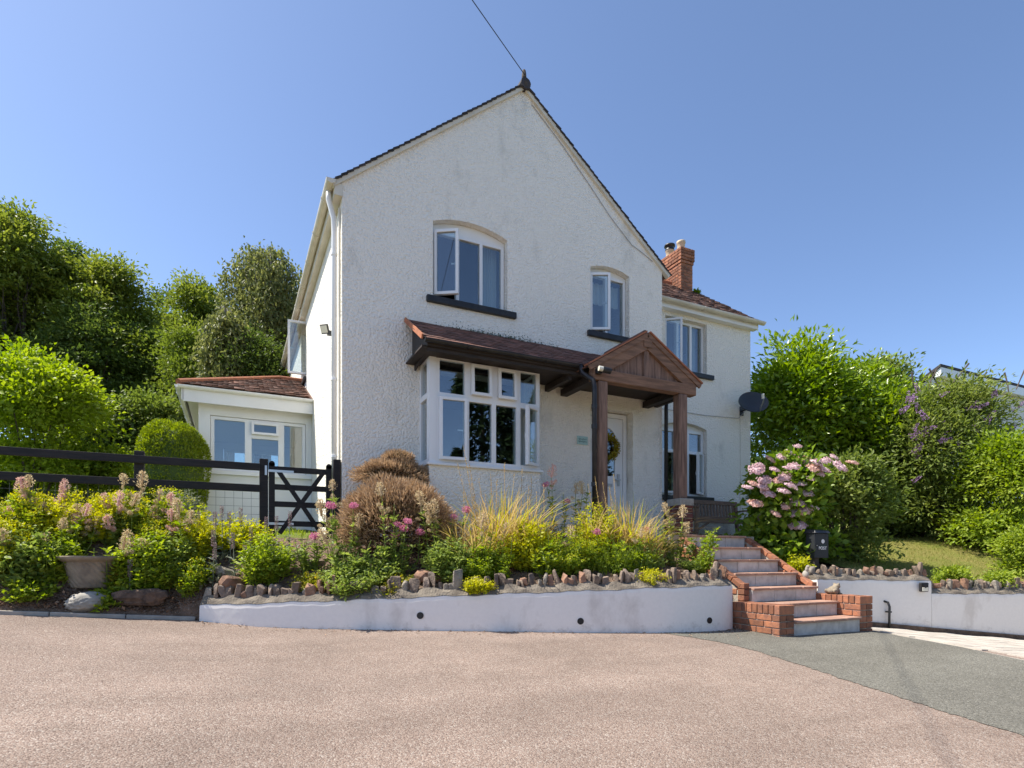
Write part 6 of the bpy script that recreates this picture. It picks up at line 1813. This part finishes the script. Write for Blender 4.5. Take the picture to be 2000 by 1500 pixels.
valerian('green leafy stems with cream heads in front of the golden grass', 960, -1.9, [(940, 1030, 'c'), (985, 1040, 'c'), (965, 1020, '-'), (1000, 1045, '-')], 195, leaf='leaf_green', extra=16)
valerian('leafy stems behind the yellow cushion plant', 1235, -2.3, [(1220, 1050, '-'), (1250, 1045, 'c'), (1205, 1060, '-')], 196, leaf='leaf_green', extra=14)
valerian('leafy stems with small pink flowers near the right end of the bed', 1180, -2.1, [(1165, 1040, 'p'), (1195, 1045, '-'), (1150, 1050, '-')], 197, leaf='leaf_green', extra=14)
valerian('green leafy stems in the middle of the bed below the bay', 1085, -2.1, [(1070, 1040, '-'), (1100, 1030, '-'), (1115, 1050, 'c')], 198, leaf='leaf_green', extra=14)
valerian('leafy stems left of the log in the left bed', 225, -.9, [(215, 1080, '-'), (240, 1070, 'c'), (262, 1085, '-')], 199, leaf='leaf_green', extra=12)
valerian('leafy stems left of the fluted planter', 110, -.85, [(95, 1075, 'c'), (120, 1090, '-'), (75, 1085, '-')], 200, leaf='leaf_green', extra=12)
mound('leafy plant creeping over the left brick cheek wall', 1375, -2.35, 60, .18, 700, .04, .026, 'leaf_green', 210)
mound('low leafy plant beside the right brick cheek wall', 1515, -1.75, 70, .22, 1000, .05, .03, 'leaf_green', 211)
G5 = 'green mounds behind the middle wall'
for k, (px, Y, w_, h_, m_, fl_, lab) in enumerate([
        (880, -1.75, 110, .30, 'leaf_valerian', None, 'leafy green mound right of the pink flowers'),
        (950, -1.9, 110, .26, 'leaf_green', None, 'bright green leafy mound below the golden grass'),
        (1035, -1.75, 110, .38, 'leaf_lime', 'flower_lime', 'green mound left of the sword leaves'),
        (1115, -2.05, 110, .30, 'leaf_green', 'flower_lime', 'tall lime and green mound right of the sword leaves'),
        (1195, -2.2, 100, .27, 'leaf_bright', None, 'feathery bright green mound below the arching grass'),
        (1165, -1.75, 110, .46, 'leaf_lime', 'flower_lime', 'lime mound at the foot of the left porch post'),
        (1255, -2.15, 100, .24, 'leaf_valerian', None, 'dull green mound left of the steps'),
        (935, -2.2, 60, .12, 'leaf_lime', 'flower_lime', 'small yellow green tuft behind the wall stones'),
        (1350, -2.25, 70, .12, 'leaf_valerian', None, 'sparse low plant beside the steps')]):
    Lk = (.062, .038, .05, .034, .03, .045, .05, .03, .04)[k]; Wk = (.026, .030, .042, .026, .008, .036, .02, .024, .02)[k]
    mound(lab, px, Y, w_, h_, int((2800 if w_ > 100 else 900) * (.045 / Lk) ** .8), Lk, Wk, m_, 170 + k, fl_, 900 if fl_ else 0, group=G5, up=(.5, .3, .5, .6, 1.1, .4, .8, .5, .6)[k])
mound('bright yellow cushion plant hanging over the white wall', 1273, -2.74, 66, .13, 1700, .018, .014, 'flower_lime', 180, 'flower_lime', 900, 'stonecrop', spread=.5)
# small plants by the steps on the right
mound('leafy plant at the foot of the hydrangea beside the steps', 1535, -2.0, 70, .22, 1300, .05, .03, 'leaf_green', 181)
mound('yellow green plant left of the post box stake', 1562, -2.35, 50, .16, 800, .045, .026, 'leaf_lime', 182)
# tufts growing on the wing roof
for px, py, lab in ((1360, 570, 'small leafy plant growing at the foot of the chimney'), (1398, 600, 'small leafy tuft growing on the wing roof verge')):
    rs = np.random.RandomState(px); q = atX(px, py, 8.74)
    t = thing('roof_plant', lab, 'plant', (float(q[0]), float(q[1]), float(q[2]) - .05), 'plants growing on the roof')
    n = 130; D = rdir(rs, n); D[:, 2] = np.abs(D[:, 2])
    put('leaves', leaf_mesh('leaves', q + D * np.array([.09, .09, .11]) * rs.uniform(.3, 1, n)[:, None] - np.array([0, 0, .05]), D + rs.normal(0, .4, (n, 3)), rdir(rs, n), .06, .035, 'leaf_laurel'), t)

# ------------------------------------------------------------------ neighbouring house on the right
a = atD(1828, 722, 20)
nb = thing('neighbour_house', 'white neighbouring house with dark roof edge behind the lilac flowered shrub', 'house', (float(a[0]) + 4, float(a[1]) + 2, 1.5))
ax, ay, az = map(float, a)
MB().slab([(ay, 1.0), (ay + 6, 1.0), (ay + 6, az - 3.2), (ay, az - .15)], [], YZ, ax, ax + .25).build('wall', 'neighbour_wall', nb)
MB().box((ax + .25, ay, 1.0), (ax + 10, ay + .25, az - .15)).build('wall', 'neighbour_wall', nb)
rf = MB().add([(ax - .2, ay - .25, az), (ax + 10.2, ay - .25, az), (ax + 10.2, ay + 6.3, az - 3.3), (ax - .2, ay + 6.3, az - 3.3),
               (ax - .2, ay - .25, az + .10), (ax + 10.2, ay - .25, az + .10), (ax + 10.2, ay + 6.3, az - 3.2), (ax - .2, ay + 6.3, az - 3.2)],
              [(0, 3, 2, 1), (4, 5, 6, 7), (0, 1, 5, 4), (1, 2, 6, 5), (2, 3, 7, 6), (3, 0, 4, 7)]).build('roof', 'verge_tile', nb)
MB().box((ax - .16, ay - .245, az - .30), (ax + 10, ay - .05, az - .005)).build('fascia', 'upvc', rf)
MB().box((ax + 2.5, ay - .04, 4.0), (ax + 4, ay - .002, 5.2)).build('window', 'upvc', nb)
MB().box((ax + 2.58, ay - .05, 4.08), (ax + 3.92, ay - .042, 5.12)).build('pane', 'glass', nb)
# conifers and trees across the road, behind the viewer (seen in the window reflections)
def conifer(label, x, y, H, r, seed):
    rs = np.random.RandomState(seed); z0 = float(gz(x, y)) - .3 if abs(x) < 14 and y > -24 else -1.6
    t = thing('conifer_tree', label, 'tree', (x, y, z0), 'trees across the road')
    n = 15000; u = rs.uniform(0, 1, n) ** 1.3; th = rs.uniform(0, 6.283, n)
    lay = np.floor(u * 16) / 16
    rad = r * (1 - u ** 2.4) * rs.uniform(.25, 1, n) ** .5 * (1 + .22 * np.sin(th * 5 + lay * 40)) + .1
    P = np.stack([x + rad * np.cos(th), y + rad * np.sin(th), z0 + H * .06 + u * H * .94 - rad * .25], 1)
    A = np.stack([np.cos(th), np.sin(th), np.full(n, -.25)], 1) + rs.normal(0, .4, (n, 3))
    put('crown', leaf_mesh('crown', P, A, rdir(rs, n) + np.array([0, 0, 1]), rs.uniform(.25, .5, n), .14, 'leaf_conifer'), t)
    put('trunk', MB().tube([(x, y, z0 - .3), (x, y, z0 + H * .95)], [.22, .02], 8).mesh('trunk', 'bark'), t)
conifer('tallest broad conifer across the road, reflected in the bay window', 8.7, -16.6, 12.6, 2.1, 201)
conifer('broad conifer across the road right of the tallest one', 11.6, -16.2, 10, 2.2, 202)
conifer('short conifer far across the road left of the tallest one', 6.0, -24, 8.5, 2.4, 203)
conifer('third broad conifer from the tallest, across the road', 14.8, -17.2, 10.5, 2.4, 204)
conifer('conifer at the far right end of the row across the road', 19.0, -16.5, 9.0, 2.4, 205)
